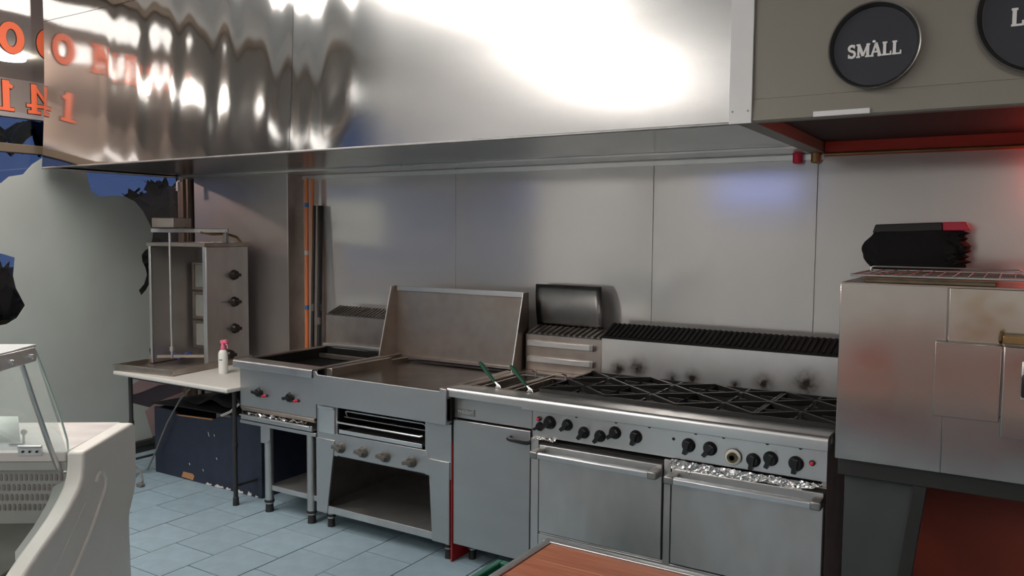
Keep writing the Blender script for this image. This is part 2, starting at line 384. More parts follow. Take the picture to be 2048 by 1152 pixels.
palm(-23, 10.0, 4.3, 'dark palm across the street, nearest the window frame'); palm(-25, 13.6, 4.6, 'dark palm across the street, middle of the row'); palm(-22, 6.0, 3.6, 'dark shorter palm across the street, at the row end')
def hedge(mb, cx, cy, cz, sx_, sy_, sz_):
    rr = random.Random(3)
    for _ in range(1400):
        u = Vector((rr.gauss(0, 1), rr.gauss(0, 1), rr.gauss(0, 1))).normalized()
        c = Vector((cx+u.x*sx_, cy+u.y*sy_, cz+u.z*sz_)); a = Vector((rr.uniform(-1, 1), rr.uniform(-1, 1), rr.uniform(-1, 1))).normalized()
        b = a.cross(u).normalized(); s_ = rr.uniform(.08, .2)
        mb.add([c-a*s_, c+b*s_*.5, c+a*s_, c-b*s_*.5], [(0, 1, 2, 3)])
    mb.lathe([(.02*sx_, -sz_*.95)]+[(sx_*.97*math.cos(R(q)), sz_*.97*math.sin(R(q))) for q in range(-70, 71, 20)]+[(.02*sx_, sz_*.95)], (cx, cy, cz), n=20)
h = MB(); hedge(h, -11.5, 8.6, .5, 1.9, 1.9, 2.0)
tag(h.build('street_bush', FOLIAGE), 'large dark bush outside behind the window corner', 'bush')
h = MB(); hedge(h, -12.5, 4.4, .2, 1.9, 1.9, 1.6)
tag(h.build('street_bush', FOLIAGE), 'lower dark bush outside behind the vinyl figure', 'bush')
sl = Thing('street_lamp', 'street lamp standing outside the shop window', 'lamp', (-8.4, 2.3, -.1))
sl.part('pole', MB().tube([(-8.4, 2.3, -.1), (-8.4, 2.3, 2.98)], .04), BLACKST)
sl.part('globe', MB().lathe([(.02, -.09), (.09, -.05), (.11, 0), (.09, .06), (.03, .1)], (-8.4, 2.3, 3.08)), STREETL)

# ceiling lamps
def troffer(x, y, label, sx_=.32, sy_=1.25):
    t = Thing('ceiling_light', label, 'lamp', (x, y, ZC), group='fluorescent ceiling fittings')
    t.part('housing', box(x-sx_, x+sx_, y-sy_/2, y+sy_/2, ZC-.07, ZC-.001), WHITEP, .006)
    t.part('diffuser', box(x-sx_+.02, x+sx_-.02, y-sy_/2+.02, y+sy_/2-.02, ZC-.085, ZC-.071), LAMPM)
troffer(-3.4, .75, 'wide fluorescent ceiling fitting nearest the hood', .32, 1.7); troffer(-3.75, -1.6, 'wide fluorescent ceiling fitting in the middle of the row')
troffer(-4.3, -3.6, 'wide fluorescent ceiling fitting at the far end of the row')
troffer(-4.45, 2.05, 'fluorescent ceiling fitting by the shop window', .32)
troffer(.6, -1.6, 'fluorescent ceiling fitting above the service counter', .2)
troffer(1.2, -3.8, 'added fill fitting on the ceiling in the rear right corner', .3)  # extra fitting out of view, added to brighten the back wall
t = Thing('menu_screen', 'wide blue lit screen high on the rear wall', 'screen', (-3.35, -4.95, 2.3))
t.part('bezel', box(-4.4, -2.9, -4.99, -4.93, 2.12, 2.68), BLACK, .01); t.part('display', box(-4.36, -2.94, -4.932, -4.925, 2.16, 2.64), SCREEN)
t = Thing('service_counter', 'red fronted service counter behind the kitchen aisle', 'counter', (-.4, -1.6, 0))
t.part('front', box(-1.3, 2.2, -1.9, -1.2, .08, .86), mat('counter_red', (.50, .05, .03), .5)); t.part('kick', box(-1.28, 2.18, -1.85, -1.25, 0, .08), BLACKM)
t.part('worktop', box(-1.35, 2.25, -1.95, -1.15, .86, .90), TABLEW, .004)
t = Thing('red_lamp', 'red glowing tube lamp under the hood end', 'lamp', (.4, 4.2, 1.98))
t.part('tube', MB().tube([(.13, 4.19, 2.0), (.34, 4.19, 2.0)], .016, 12), NEON); t.part('bracket', box(.12, .36, 4.16, 4.25, 2.02, 2.045), BLACKST, .003)

# ================================================================ EXTRACTION HOOD
YH, ZH = 2.985, 2.095
hd = Thing('extraction_hood', 'long stainless steel extraction hood over the cooking line', 'hood', (-3.2, 3.6, ZH))
def uvs(o):
    uv = o.data.uv_layers.new(name='brush')
    for lp in o.data.loops:
        c = o.data.vertices[lp.vertex_index].co; uv.data[lp.index].uv = (c.x, c.z)
def dent(x, z):
    k = max(0.0, min(1.0, (-2.72-x)/.35))            # the sheet lies flat from here on to the right
    k = k*k*(3-2*k); h = (z-ZH)/1.0
    e = 1-math.exp(-max(0, z-ZH)*7)
    w = max(0.0, min(1.0, (x+5.0)/.5))
    bow = k*(.5*.088*(max(0, 3.06-z))**2-.0408)      # the thin sheet bellies in above its stiff bottom edge
    return bow+k*e*(w*(.0021*math.sin(22*x+1.0*h+.6*math.sin(5*x))+.0008*math.sin(39*x+2-1.3*h))+.0016*math.sin(9*x+.9*h)
              + .0022*math.exp(-((x+3.2)/.05)**2)*math.cos(h*2))
def hood_sheet(name, x0, x1, z0, z1, material, nu, nv, y=YH):
    o = hd.part(name, MB().grid(lambda a, b: (x0+(x1-x0)*a, y-dent(x0+(x1-x0)*a, z0+(z1-z0)*b), z0+(z1-z0)*b), nu, nv), material)
    uvs(o); return o
lab(hood_sheet('front_panel', -5.545, -3.2125, ZH+.004, 3.058, HOOD_MIRROR, 260, 40), 'dented mirror-polished panel')
lab(hood_sheet('front_panel', -3.2095, -.875, ZH+.004, 3.058, HOOD_BRUSH, 240, 40), 'panel polished at its left end and brushed beyond')
hood_sheet('upper_panel', -5.545, -.875, 3.061, ZC-.002, HOOD_MIRROR, 300, 12)
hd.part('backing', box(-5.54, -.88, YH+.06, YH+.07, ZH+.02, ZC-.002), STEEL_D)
hd.part('end_panel', box(-5.548, -5.542, YH+.042, 4.24, ZH, ZC-.002), HOOD_MIRROR)
hd.part('end_panel', box(-.90, -.83, YH+.01, 4.24, ZH, 3.2), HOOD_TAUPE, .002)
hd.part('bottom_lip', MB().box(-5.548, -.83, YH-.002, YH+.018, ZH-.004, ZH+.006), STEEL_D, .002)
hd.part('underside', MB().box(-5.54, -3.215, YH+.018, 3.985, ZH+.012, ZH+.02), HOOD_UNDER, .001)
hd.part('underside', MB().box(-3.211, -.90, YH+.018, 3.985, ZH+.012, ZH+.02), HOOD_UNDER, .001)
hd.part('grease_gutter', MB().box(-5.54, -3.30, 3.99, 4.238, ZH, ZH+.012), STEEL_W, .001)
hd.part('grease_gutter', MB().box(-3.296, -.90, 3.99, 4.238, ZH, ZH+.012), STEEL_W, .001)
hd.part('side_lip', MB().box(-5.548, -5.51, YH, 4.24, ZH-.006, ZH+.004), STEEL_W, .001)
hd.part('hanger', MB().box(-5.517, -5.495, 3.98, 4.0, 1.99, ZH).box(-5.517, -5.47, 3.98, 4.0, 2.06, ZH), STEEL, .001)
for x, y in ((-.865, 4.22), (-.95, 4.21)):
    o = hd.part('drain_cap', MB().lathe([(.014, -.05), (.022, -.045), (.022, 0)], (x, y, ZH-.002), n=16), RED if x < -.9 else BRASS)

hr = Thing('hood_extension', 'taupe hood section at the right carrying the round signs', 'hood', (.8, 3.6, ZH))
hr.part('front_panel', box(-.872, 2.6, YH-.004, YH+.02, 2.175, ZC-.002), HOOD_TAUPE, .001)
hr.part('lower_flange', MB().prism([(YH-.004, 2.175), (YH-.010, 2.10), (YH-.004, ZH-.002), (YH+.03, ZH-.002), (YH+.03, 2.175)], 'x', -.872, 2.6), HOOD_TAUPE, .001)
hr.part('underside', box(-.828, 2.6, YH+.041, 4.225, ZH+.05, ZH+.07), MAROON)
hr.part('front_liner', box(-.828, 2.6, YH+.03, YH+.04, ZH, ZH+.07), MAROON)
o = hr.part('joint_strip', box(-.917, -.835, YH-.016, YH-.006, ZH-.004, ZC-.002), WHITE_STRIP, .001); lab(o, 'pale cover strip over the joint')
for x in (-.904, -.848): hr.part('rivet', MB().lathe([(.004, 0), (.003, -.002)], (x, YH-.016, 2.135), 'y', 10), STEEL_D)
o = hr.part('small_plate', box(-.622, -.44, YH-.016, YH-.0095, 2.098, 2.116), WHITE_STRIP, .001)
hr.part('wall_trim', box(-.825, 2.6, 4.226, 4.249, 2.075, 2.16), REDTRIM, .002)
hr.part('wall_pipe', MB().tube([(-.825, 4.218, 2.085), (2.6, 4.218, 2.085)], .008), BRASS)

def round_sign(cx, cz, r, word, lab_, cw):
    t = Thing('round_sign', lab_, 'sign', (cx, YH-.004, cz), group='round pan signs on the hood')
    t.part('pan', MB().lathe([(.01, -.006), (r*.90, -.006), (r*.905, -.008), (r*.97, -.028), (r, -.030), (r, -.026), (r*.93, 0), (.01, 0)], (cx, YH-.006, cz), 'y', 64), SIGNRIM)
    t.part('disc', MB().lathe([(.005, -.0085), (r*.895, -.0085), (r*.895, -.007)], (cx, YH-.006, cz), 'y', 64), SIGN)
    t.part('bolt', MB().lathe([(.006, 0), (.005, -.004), (.002, -.005)], (cx, YH-.018, cz+.014), 'y', 12), ALU)
    adv = {'S': .66, 'M': 1.02, 'A': .84, 'L': .70, 'R': .8, 'G': .8, 'E': .7}; tot = sum(adv[c] for c in word)
    hgt = cw; x = cx-tot*hgt*.94/2
    for c in word:
        if c in 'SMAL':
            t.part('letter', letter(c, lambda a, b, x=x: (x+a*hgt*.94, YH-.0175, cz-.012-hgt/2+b*hgt), (0, .003, 0), LETTER, 0, .22), LETTER, smooth=False)
        x += adv[c]*hgt*.94
round_sign(-.434, 2.318, .142, 'SMALL', 'round dark pan sign reading SMALL in white', .045)
round_sign(.05, 2.372, .195, 'LARGE', 'larger round dark pan sign at the right picture edge', .055)
# ================================================================ shared small parts
def knob_mesh(name, material, r=.026, depth=.034):
    mb = MB().lathe([(r*1.08, 0), (r*1.08, -.004), (r, -.006), (r*.86, -depth*.55), (r*.8, -depth*.6), (.004, -depth*.6)], (0, 0, 0), 'y', 20)
    mb.bar((0, -depth*.62, r*.75), (0, -depth*.62, -r*1.28), r*.62, depth*.8, (0, 1, 0))
    return mb.mesh(name, material)
def louvre(thing, name, x0, x1, y0, z0, y1, z1, n, material, slatm, stuff=True):
    """sloping vent: a dark bed with raised slats running front to back"""
    thing.part(name, MB().prism([(y0, z0-.004), (y0, z0), (y1, z1), (y1, z0-.004)], 'x', x0, x1), material)
    mbs = []
    for i in range(n):
        x = x0+(x1-x0)*(i+.5)/n; d = (x1-x0)/n
        mbs.append(MB().bar((x-.2*d, y0+.012, z0+.004+(z1-z0)*.1), (x+.2*d, y1-.008, z1+.002), d*.42, .006))
    if stuff:
        a = MB()
        for q in mbs: a.add(q.v, q.f)
        o = thing.part('vent_slats', a, slatm); o['kind'] = 'stuff'
    else:
        for q in mbs: thing.part('vent_slat', q, slatm)
def foot(thing, x, y, z1, r=.022, z0=0.0):
    p = thing.part('leg', MB().tube([(x, y, z0+.05), (x, y, z1)], r, 14), STEEL)
    sub(p, thing, 'foot', MB().lathe([(r*1.0, 0), (r*.95, .004), (r*.82, .055), (r*1.15, .06), (r*1.15, .072), (r*.9, .075)], (x, y, z0), n=14), RUBBER)
    return p
def well(x0, x1, y0, y1, z0, z1, t=.004):
    return MB().box(x0, x1, y0, y1, z0-t, z0).box(x0-t, x0, y0, y1, z0, z1).box(x1, x1+t, y0, y1, z0, z1).box(x0, x1, y0-t, y0, z0, z1).box(x0, x1, y1, y1+t, z0, z1)

# ================================================================ EIGHT BURNER RANGE
rg = Thing('gas_range', 'wide eight-burner stainless gas range with two ovens', 'range', (-1.27, 3.7, 0))
x0, x1 = -1.935, -.597
rg.part('body', MB().box(x0, x1, 3.315, 4.08, .14, .70).box(x0, x0+.02, 3.315, 4.08, .70, .86).box(x1-.02, x1, 3.315, 4.08, .70, .86), STEEL_V, .002)
rg.part('nosing', MB().prism([(3.41, .905), (3.41, .915)]+arc((3.279, .895), .019, 90, 180, 6)+[(3.262, .857), (3.275, .853), (3.315, .853), (3.315, .89), (3.40, .905)], 'x', -1.966, -.588), STEEL_W, .0015)
cp = rg.part('control_panel', box(x0, x1, 3.312, 3.33, .722, .866), STEEL_W, .002)
rg.part('hob_pan', well(x0+.012, x1-.012, 3.42, 3.995, .845, .905), SOOT)
rg.part('hob_frame', MB().box(x0, x1, 3.40, 3.42, .86, .908).box(x0, x1, 3.985, 4.01, .86, .925).box(x0, x0+.012, 3.42, 3.99, .86, .908).box(x1-.012, x1, 3.42, 3.99, .86, .908), STEEL_V, .001)
# grates: square frame with a cross of diagonals, one per burner
g = MB(); hw = .172
for a, b in (((-hw, -hw), (hw, -hw)), ((-hw, hw), (hw, hw)), ((-hw, -hw), (-hw, hw)), ((hw, -hw), (hw, hw))): g.bar((*a, 0), (*b, 0), .014, .022)
for sx_ in (-1, 1):
    for sy_ in (-1, 1): g.bar((sx_*hw*1.0, sy_*hw*1.0, .004), (sx_*.012, sy_*.012, .006), .016, .026)
    g.bar((sx_*hw, 0, 0), (sx_*.085, 0, .002), .010, .018); g.bar((0, sx_*hw, 0), (0, sx_*.085, .002), .010, .018)
for sx_ in (-1, 1):
    for sy_ in (-1, 1): g.box(sx_*.160-.008, sx_*.160+.008, sy_*.160-.008, sy_*.160+.008, -.045, 0)
g.lathe([(.030, -.006), (.030, .014), (.022, .016)], (0, 0, 0), n=10)
grate_me = g.mesh('grate', CASTIRON)
bm_ = MB().lathe([(.02, -.05), (.052, -.048), (.055, -.03), (.070, -.028), (.070, -.014), (.060, -.008), (.01, -.008)], (0, 0, 0), n=20)
for k in range(10):
    a = 2*math.pi*k/10; bm_.box(.058*math.cos(a)-.009, .058*math.cos(a)+.009, .058*math.sin(a)-.009, .058*math.sin(a)+.009, -.03, -.006)
burn_me = bm_.mesh('burner', KNOBGREY)
for y in (3.56, 3.845):
    for x in (-1.78, -1.435, -1.09, -.755):
        gr = rg.inst('grate', grate_me, (x, y+.0, .922)); gr.scale = (1.0, .83, 1)
        link('burner', burn_me, gr, (0, 0, -.018))
# back guard
def scorch(base):
    M = base.copy(); M.name = 'stainless_scorched'; n = M.node_tree.nodes; l = M.node_tree.links; b = n['Principled BSDF']
    src = b.inputs['Base Color'].links[0].from_socket
    geo = n.new('ShaderNodeNewGeometry'); acc = None
    for (cx, cz, r) in ((-1.80, .96, .085), (-1.69, .975, .10), (-1.50, .94, .065), (-1.39, .95, .075), (-1.17, .94, .05), (-1.03, .965, .085), (-.83, .98, .12)):
        mp = n.new('ShaderNodeMapping'); mp.inputs['Location'].default_value = (-cx/r, 0, -cz/r); mp.inputs['Scale'].default_value = (1/r, 0, 1/r)
        gd = n.new('ShaderNodeTexGradient'); gd.gradient_type = 'QUADRATIC_SPHERE'
        l.new(geo.outputs['Position'], mp.inputs[0]); l.new(mp.outputs[0], gd.inputs[0])
        if acc is None: acc = gd.outputs[1]
        else:
            ad = n.new('ShaderNodeMath'); ad.operation = 'ADD'; l.new(acc, ad.inputs[0]); l.new(gd.outputs[1], ad.inputs[1]); acc = ad.outputs[0]
    ns = n.new('ShaderNodeTexNoise'); ns.inputs['Scale'].default_value = 30; l.new(geo.outputs['Position'], ns.inputs['Vector'])
    mu = n.new('ShaderNodeMath'); mu.operation = 'MULTIPLY'; l.new(acc, mu.inputs[0]); l.new(ns.outputs[0], mu.inputs[1])
    mr = n.new('ShaderNodeMapRange'); mr.inputs[2].default_value = .40; l.new(mu.outputs[0], mr.inputs[0])
    mx = n.new('ShaderNodeMix'); mx.data_type = 'RGBA'; mx.inputs[7].default_value = (.085, .065, .052, 1)
    l.new(mr.outputs[0], mx.inputs[0]); l.new(src, mx.inputs[6]); l.new(mx.outputs[2], b.inputs['Base Color'])
    return M
SCORCH = scorch(STEEL_W)
rg.part('back_guard', MB().box(-1.905, -.60, 4.0, 4.02, .90, 1.122).box(-1.905, -1.89, 4.02, 4.15, .90, 1.12), SCORCH, .002)
louvre(rg, 'vent_top', -1.905, -.60, 4.0, 1.124, 4.14, 1.19, 46, BLACKM, CASTIRON)
kn = knob_mesh('knob', BLACK)
for i, (x, z, a, s_) in enumerate(((-1.838, .799, 50, 1.15), (-1.745, .80, 45, 1), (-1.659, .776, 35, 1), (-1.577, .771, 35, 1), (-1.503, .797, 50, 1.05), (-1.402, .793, 15, 1.05),
                   (-1.16, .79, 15, 1.08), (-1.066, .789, 35, 1.08), (-.884, .768, 8, 1.05), (-.815, .785, 20, 1.08), (-.715, .781, 5, 1.08), (-1.892, .773, 60, .8))):
    k = rg.inst('knob', kn, (x, 3.312, z), (0, R(a), 0)); k.scale = (s_, s_, s_)
d = rg.part('thermostat_dial', MB().lathe([(.032, 0), (.033, -.012), (.030, -.014), (.012, -.014)], (-.966, 3.312, .77), 'y', 28), CREAMDIAL)
dk = MB()
for k in range(16): dk.bar((-.966, 3.292, .77), (-.966+.021*math.cos(k*math.pi/8), 3.292, .77+.021*math.sin(k*math.pi/8)), .007, .016, (0, 1, 0))
sub(d, rg, 'dial_knob', dk, OLIVE); sub(d, rg, 'dial_ring', MB().lathe([(.034, 0), (.035, -.010), (.033, -.012)], (-.966, 3.3125, .77), 'y', 28), BLACK)
for x, z in ((-1.895, .81), (-.653, .793)):
    b_ = rg.part('igniter', MB().lathe([(.012, 0), (.012, -.008), (.008, -.009)], (x, 3.312, z), 'y', 14), BLACK)
    lab(sub(b_, rg, 'button', MB().lathe([(.0075, 0), (.007, -.014), (.003, -.016)], (x, 3.304, z), 'y', 12), RED), 'red push button')
for x in (-1.70, -1.50, -1.34, -1.13, -1.01, -.83, -.70): rg.part('sight_hole', MB().lathe([(.008, 0), (.008, -.001)], (x, 3.3118, .846), 'y', 12), BLACKM)
rg.part('sight_hole', MB().lathe([(.007, 0), (.007, -.001)], (-1.228, 3.3118, .807), 'y', 12), BLACKM)
rg.part('door_gap', MB().box(-1.893, -1.264, 3.309, 3.316, .262, .700).box(-1.234, -.598, 3.309, 3.316, .255, .695), BLACKM)
for a, b in ((-1.934, -1.893), (-1.264, -1.234)): rg.part('stile', box(a, b, 3.30, 3.316, .15, .715), STEEL_V, .001)
rg.part('kick_panel', box(-1.893, -.60, 3.303, 3.316, .15, .255), STEEL_V, .002)
for a, b, zt, zb in ((-1.885, -1.272, .690, .270), (-1.226, -.604, .682, .264)):
    dr = rg.part('oven_door', box(a, b, 3.292, 3.314, zb, zt), STEEL_V, .003)
    zc = zt-.030
    sub(dr, rg, 'handle', MB().prism([(3.212, zc-.012), (3.212, zc+.008), (3.218, zc+.014), (3.238, zc+.014), (3.242, zc+.008), (3.242, zc-.008), (3.232, zc-.014), (3.218, zc-.014)], 'x', a+.035, b-.035), ALU, .001)
    for e0, e1 in ((a-.008, a+.036), (b-.036, b+.006)):
        sub(dr, rg, 'handle_bracket', box(e0, e1, 3.210, 3.294, zc-.017, zc+.017), STEEL_D, .006)
for x in (x0+.06, x1-.06):
    for y in (3.38, 4.0): foot(rg, x, y, .15, .024)
# crumpled foil along the oven door tops
def foil_strip(name, x0, x1, zf, y, h, n, label):
    rr = random.Random(5); mb = MB(); nv = 6
    P = [[(x0+(x1-x0)*i/n+rr.uniform(-.003, .003), y-abs(rr.gauss(0, .006)), zf(i/n)+h(i/n)*(j/(nv-1)-1)+rr.uniform(-.003, .003)) for j in range(nv)] for i in range(n+1)]
    mb.add([p for c in P for p in c], [(i*nv+j, (i+1)*nv+j, (i+1)*nv+j+1, i*nv+j+1) for i in range(n) for j in range(nv-1)])
    return tag(mb.build(name, FOIL, None, smooth=False, solid=.0006), label, 'foil')
foil_strip('foil_strip', -1.235, -.61, lambda t: .722-.006*t, 3.300, lambda t: .040*(1-t)**.6*(1 if t > .03 else .5)+.016+.008*math.sin(t*17), 70, 'crumpled foil strip tucked above the right oven door')
foil_strip('foil_strip', -1.912, -1.80, lambda t: .725, 3.303, lambda t: .012, 18, 'short crumpled foil scrap above the left oven door')

# ================================================================ FRYER
fy = Thing('deep_fryer', 'narrow stainless deep fryer between griddle and gas range', 'fryer', (-2.165, 3.65, 0))
fy.part('body', MB().box(-2.398, -2.394, 3.33, 4.1, .10, .86).box(-1.946, -1.942, 3.33, 4.1, .10, .86).box(-2.396, -1.944, 4.09, 4.1, .1, .9).box(-2.396, -1.944, 3.33, 4.1, .10, .11), STEEL_V, .001)
fy.part('upper_panel', box(-2.398, -1.940, 3.318, 3.332, .752, .872), STEEL, .002)
fy.part('nosing', MB().prism([(3.40, .895), (3.40, .905)]+arc((3.285, .893), .018, 90, 180, 5)+[(3.268, .865), (3.28, .862), (3.33, .862), (3.33, .895)], 'x', -2.412, -1.94), STEEL_W, .0015)
dr = fy.part('door', box(-2.396, -1.944, 3.306, 3.326, .098, .743), STEEL, .003)
hk = sub(dr, fy, 'door_handle', MB().tube([(-2.052, 3.306, .700), (-2.050, 3.278, .698), (-2.035, 3.272, .697), (-1.96, 3.272, .694), (-1.945, 3.278, .692), (-1.943, 3.306, .690)], .010, 10), BLACK)
bd = fy.part('badge', box(-2.378, -2.272, 3.312, 3.319, .770, .806), STEEL_D, .001)
cu = bpy.data.curves.new('badge_text', 'FONT'); cu.body = 'waldorf'; cu.size = .030; cu.extrude = .0012; cu.align_x = 'CENTER'; cu.align_y = 'CENTER'
tmp = bpy.data.objects.new('tmp', cu); COL.objects.link(tmp); bpy.context.view_layer.update()
me = bpy.data.meshes.new_from_object(tmp.evaluated_get(bpy.context.evaluated_depsgraph_get())); bpy.data.objects.remove(tmp); me.materials.clear(); me.materials.append(STEEL_W)
bt = link('badge_lettering', me, bd, (-2.325+2.165, 3.311-3.65, .787), (R(90), 0, 0))
fy.part('top_frame', MB().box(-2.398, -2.35, 3.40, 4.0, .875, .905).box(-1.985, -1.942, 3.40, 4.0, .875, .905).box(-2.35, -1.985, 3.93, 4.0, .875, .905).box(-2.35, -1.985, 3.39, 3.44, .875, .903).box(-2.172, -2.158, 3.44, 3.93, .80, .902), STEEL_B, .002)
fy.part('tank', well(-2.349, -2.172, 3.441, 3.93, .62, .88).box(-2.154, -1.985, 3.441, 3.93, .615, .62).box(-1.989, -1.985, 3.441, 3.93, .62, .88), STEEL_B)
lab(fy.part('oil', MB().box(-2.348, -2.174, 3.442, 3.929, .76, .765).box(-2.156, -1.988, 3.442, 3.929, .76, .765), OIL), 'dark frying oil')
for x in (-2.26, -2.07): fy.part('tank_hook', MB().tube([(x, 3.90, .88), (x, 3.90, .915), (x-.012, 3.885, .925)], .007), STEEL_W)
fy.part('back_riser', MB().box(-2.386, -1.905, 4.0, 4.02, .905, 1.108).box(-2.386, -2.37, 4.02, 4.14, .905, 1.108), STEEL_B, .002)
for z in (1.045, .955):
    r_ = fy.part('hanging_rail', box(-2.37, -1.945, 3.984, 4.001, z, z+.030), STEEL_W, .002)
    sub(r_, fy, 'rail_clip', box(-1.966, -1.944, 3.974, 3.99, z-.002, z+.034), STEEL_D, .003)
louvre(fy, 'vent_top', -2.386, -1.905, 4.0, 1.11, 4.13, 1.15, 13, STEEL_D, STEEL_B, stuff=False)
for x in (-2.34, -2.0):
    for y in (3.40, 4.0): foot(fy, x, y, .105, .02)
def lid(a, b):
    z = 1.152+.235*b; return (-2.39+.432*a-.033*b*b*(1), 4.135+.045*b-.03*math.sin(b*math.pi*.9)+.004*math.cos(a*3), z)
ld = tag(MB().grid(lid, 12, 10).build('fryer_lid', LIDM, None, solid=.003), 'dark curved metal lid propped behind the fryer', 'lid')
def basket(x, hy, label):
    t = Thing('fry_basket', label, 'basket', (x, 3.6, .77), group='fry baskets in the fryer')
    w, l = .066, .21; z0, z1 = .785, .895; yc = 3.665
    rim = [(x-w, yc-l, z1), (x+w, yc-l, z1), (x+w, yc+l, z1), (x-w, yc+l, z1), (x-w, yc-l, z1)]
    t.part('rim', MB().tube(rim, .003, 6), STEEL_W)
    mesh = MB()
    for i in range(9):
        yy = yc-l+2*l*i/8; mesh.tube([(x-w, yy, z1), (x-w, yy, z0), (x+w, yy, z0), (x+w, yy, z1)], .0014, 4)
    for i in range(5):
        xx = x-w+2*w*i/4; mesh.tube([(xx, yc-l, z1), (xx, yc-l, z0), (xx, yc+l, z0), (xx, yc+l, z1)], .0014, 4)
    for zz in (.82, .86): mesh.tube([(x-w, yc-l, zz), (x+w, yc-l, zz), (x+w, yc+l, zz), (x-w, yc+l, zz), (x-w, yc-l, zz)], .0014, 4)
    o = t.part('wire_mesh', mesh, STEEL_D); o['kind'] = 'stuff'
    tip = Vector((x-.10, 3.49, 1.012)); base = Vector((x+.035, 3.465, .905))
    mid = base.lerp(tip, .2)
    lab(t.part('handle', MB().tube([mid, base.lerp(tip, .6), base.lerp(tip, .85)+Vector((0, 0, .004)), tip], [.008, .011, .012, .008], 10), GREEN), 'dark green grip')
    for q in (-.022, -.008, .008, .022):
        t.part('handle_wire', MB().tube([mid, base+Vector((q*.4, 0, .004)), (base.x+q, base.y-.01, .885), (base.x+q, base.y-.006, .86)], .0022, 5), STEEL_W)
basket(-2.262, 0, 'wire fry basket with green grip over the left tank'); basket(-2.072, 0, 'wire fry basket with green grip over the right tank')
tag(box(-2.4105, -2.4005, 3.305, 4.05, .0, .62).build('red_side_board', REDB, None, .001), 'thin red board standing between griddle and fryer', 'board')
fx = Thing('green_crate', 'dark green crate on the floor behind the wooden table', 'crate', (-1.6, 2.72, 0))
fx.part('body', well(-1.80, -1.40, 2.50, 2.82, .012, .285, .006), GREENC); fx.part('rim', MB().box(-1.825, -1.795, 2.48, 2.845, .27, .305).box(-1.405, -1.375, 2.48, 2.845, .27, .305).box(-1.80, -1.40, 2.48, 2.51, .27, .305).box(-1.80, -1.40, 2.815, 2.845, .27, .305), GREENC, .006)
fx.part('base_ridge', box(-1.78, -1.42, 2.52, 2.80, 0, .010), GREENC)

# ================================================================ GRIDDLE TOASTER
gd = Thing('griddle_toaster', 'stainless griddle with tall splash guard and toaster drawer', 'griddle', (-2.87, 3.65, 0))
gd.part('apron', MB().prism([(-3.322, .722), (-2.402, .722), (-2.402, .905), (-2.432, .905), (-2.446, .890), (-3.290, .890), (-3.304, .908), (-3.322, .908)], 'y', 3.25, 3.262).box(-3.32, -2.404, 3.262, 3.31, .722, .735), STEEL, .002)
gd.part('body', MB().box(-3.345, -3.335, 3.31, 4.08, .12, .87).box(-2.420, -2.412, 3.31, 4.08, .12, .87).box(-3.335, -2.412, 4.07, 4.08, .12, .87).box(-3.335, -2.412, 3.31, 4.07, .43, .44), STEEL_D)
gd.part('griddle_plate', box(-3.27, -2.45, 3.30, 4.03, .845, .868), mat('griddle_steel', (.26, .23, .205), .2, 1, var=.55, vscale=4, rvar=.06, col2=(.12, .095, .08)), .002)
gd.part('front_gutter', MB().box(-3.30, -2.44, 3.262, 3.30, .872, .879), STEEL_B, .001)
gd.part('side_rim', MB().box(-3.312, -3.268, 3.34, 3.86, .85, .914), STEEL_B, .003); gd.part('side_rim', box(-2.452, -2.408, 3.262, 3.90, .85, .905), STEEL_B, .003)
gd.part('side_step', box(-3.305, -3.268, 3.86, 4.02, .86, .896), STEEL_B, .002)
gd.part('splash_back', MB().box(-3.384, -2.40, 4.045, 4.052, .885, 1.345), STEEL_B, .001); gd.part('splash_rail', MB().box(-3.37, -2.41, 4.03, 4.046, 1.315, 1.345), STEEL_W, .002)
gd.part('splash_base', box(-3.32, -2.42, 4.028, 4.046, .885, .905), STEEL_B, .002)
for x, s_ in ((-3.386, 1), (-2.404, -1)):
    p = gd.part('splash_wing', MB().prism([(3.875, .905), (3.995, 1.345), (4.05, 1.345), (4.05, .905)], 'x', x, x+.004), STEEL_B)
    sub(p, gd, 'wing_edge', MB().bar((x+.002, 3.873, .905), (x+.002, 3.994, 1.346), .007, .005, (1, 0, 0)), STEEL_W)
# toaster front
gd.part('front_stile', box(-3.346, -3.19, 3.300, 3.315, .43, .715), STEEL, .001); gd.part('front_stile', box(-2.572, -2.404, 3.300, 3.315, .43, .715), STEEL, .001)
gd.part('flip_plate', MB().box(-3.325, -3.205, 3.290, 3.300, .555, .705).box(-3.325, -3.205, 3.280, 3.300, .695, .71), STEEL_W, .003)
gd.part('drawer_cavity', MB().box(-3.19, -2.572, 3.80, 3.81, .56, .72).box(-3.19, -2.572, 3.312, 3.80, .555, .56).box(-3.195, -3.19, 3.312, 3.80, .555, .72).box(-2.572, -2.567, 3.312, 3.8, .555, .72).box(-3.19, -2.572, 3.312, 3.80, .718, .723), SOOT)
rk = MB().tube([(-3.15, 3.34, .650), (-3.15, 3.325, .685), (-3.14, 3.32, .690), (-2.60, 3.32, .690), (-2.59, 3.325, .684), (-2.59, 3.34, .650)], .0045, 8)
gd.part('rack_rail', rk, STEEL_W)
gd.part('rack_rail', MB().tube([(-3.188, 3.30, .628), (-3.18, 3.292, .628), (-2.60, 3.292, .628), (-2.588, 3.30, .632)], .006, 8), STEEL_W)
w = MB()
for i in range(24): xx = -3.15+.56*i/23; w.tube([(xx, 3.325, .655), (xx, 3.75, .655)], .0018, 4)
w.tube([(-3.16, 3.326, .655), (-2.58, 3.326, .655)], .003, 6)
o = gd.part('wire_rack', w, STEEL_D); o['kind'] = 'stuff'
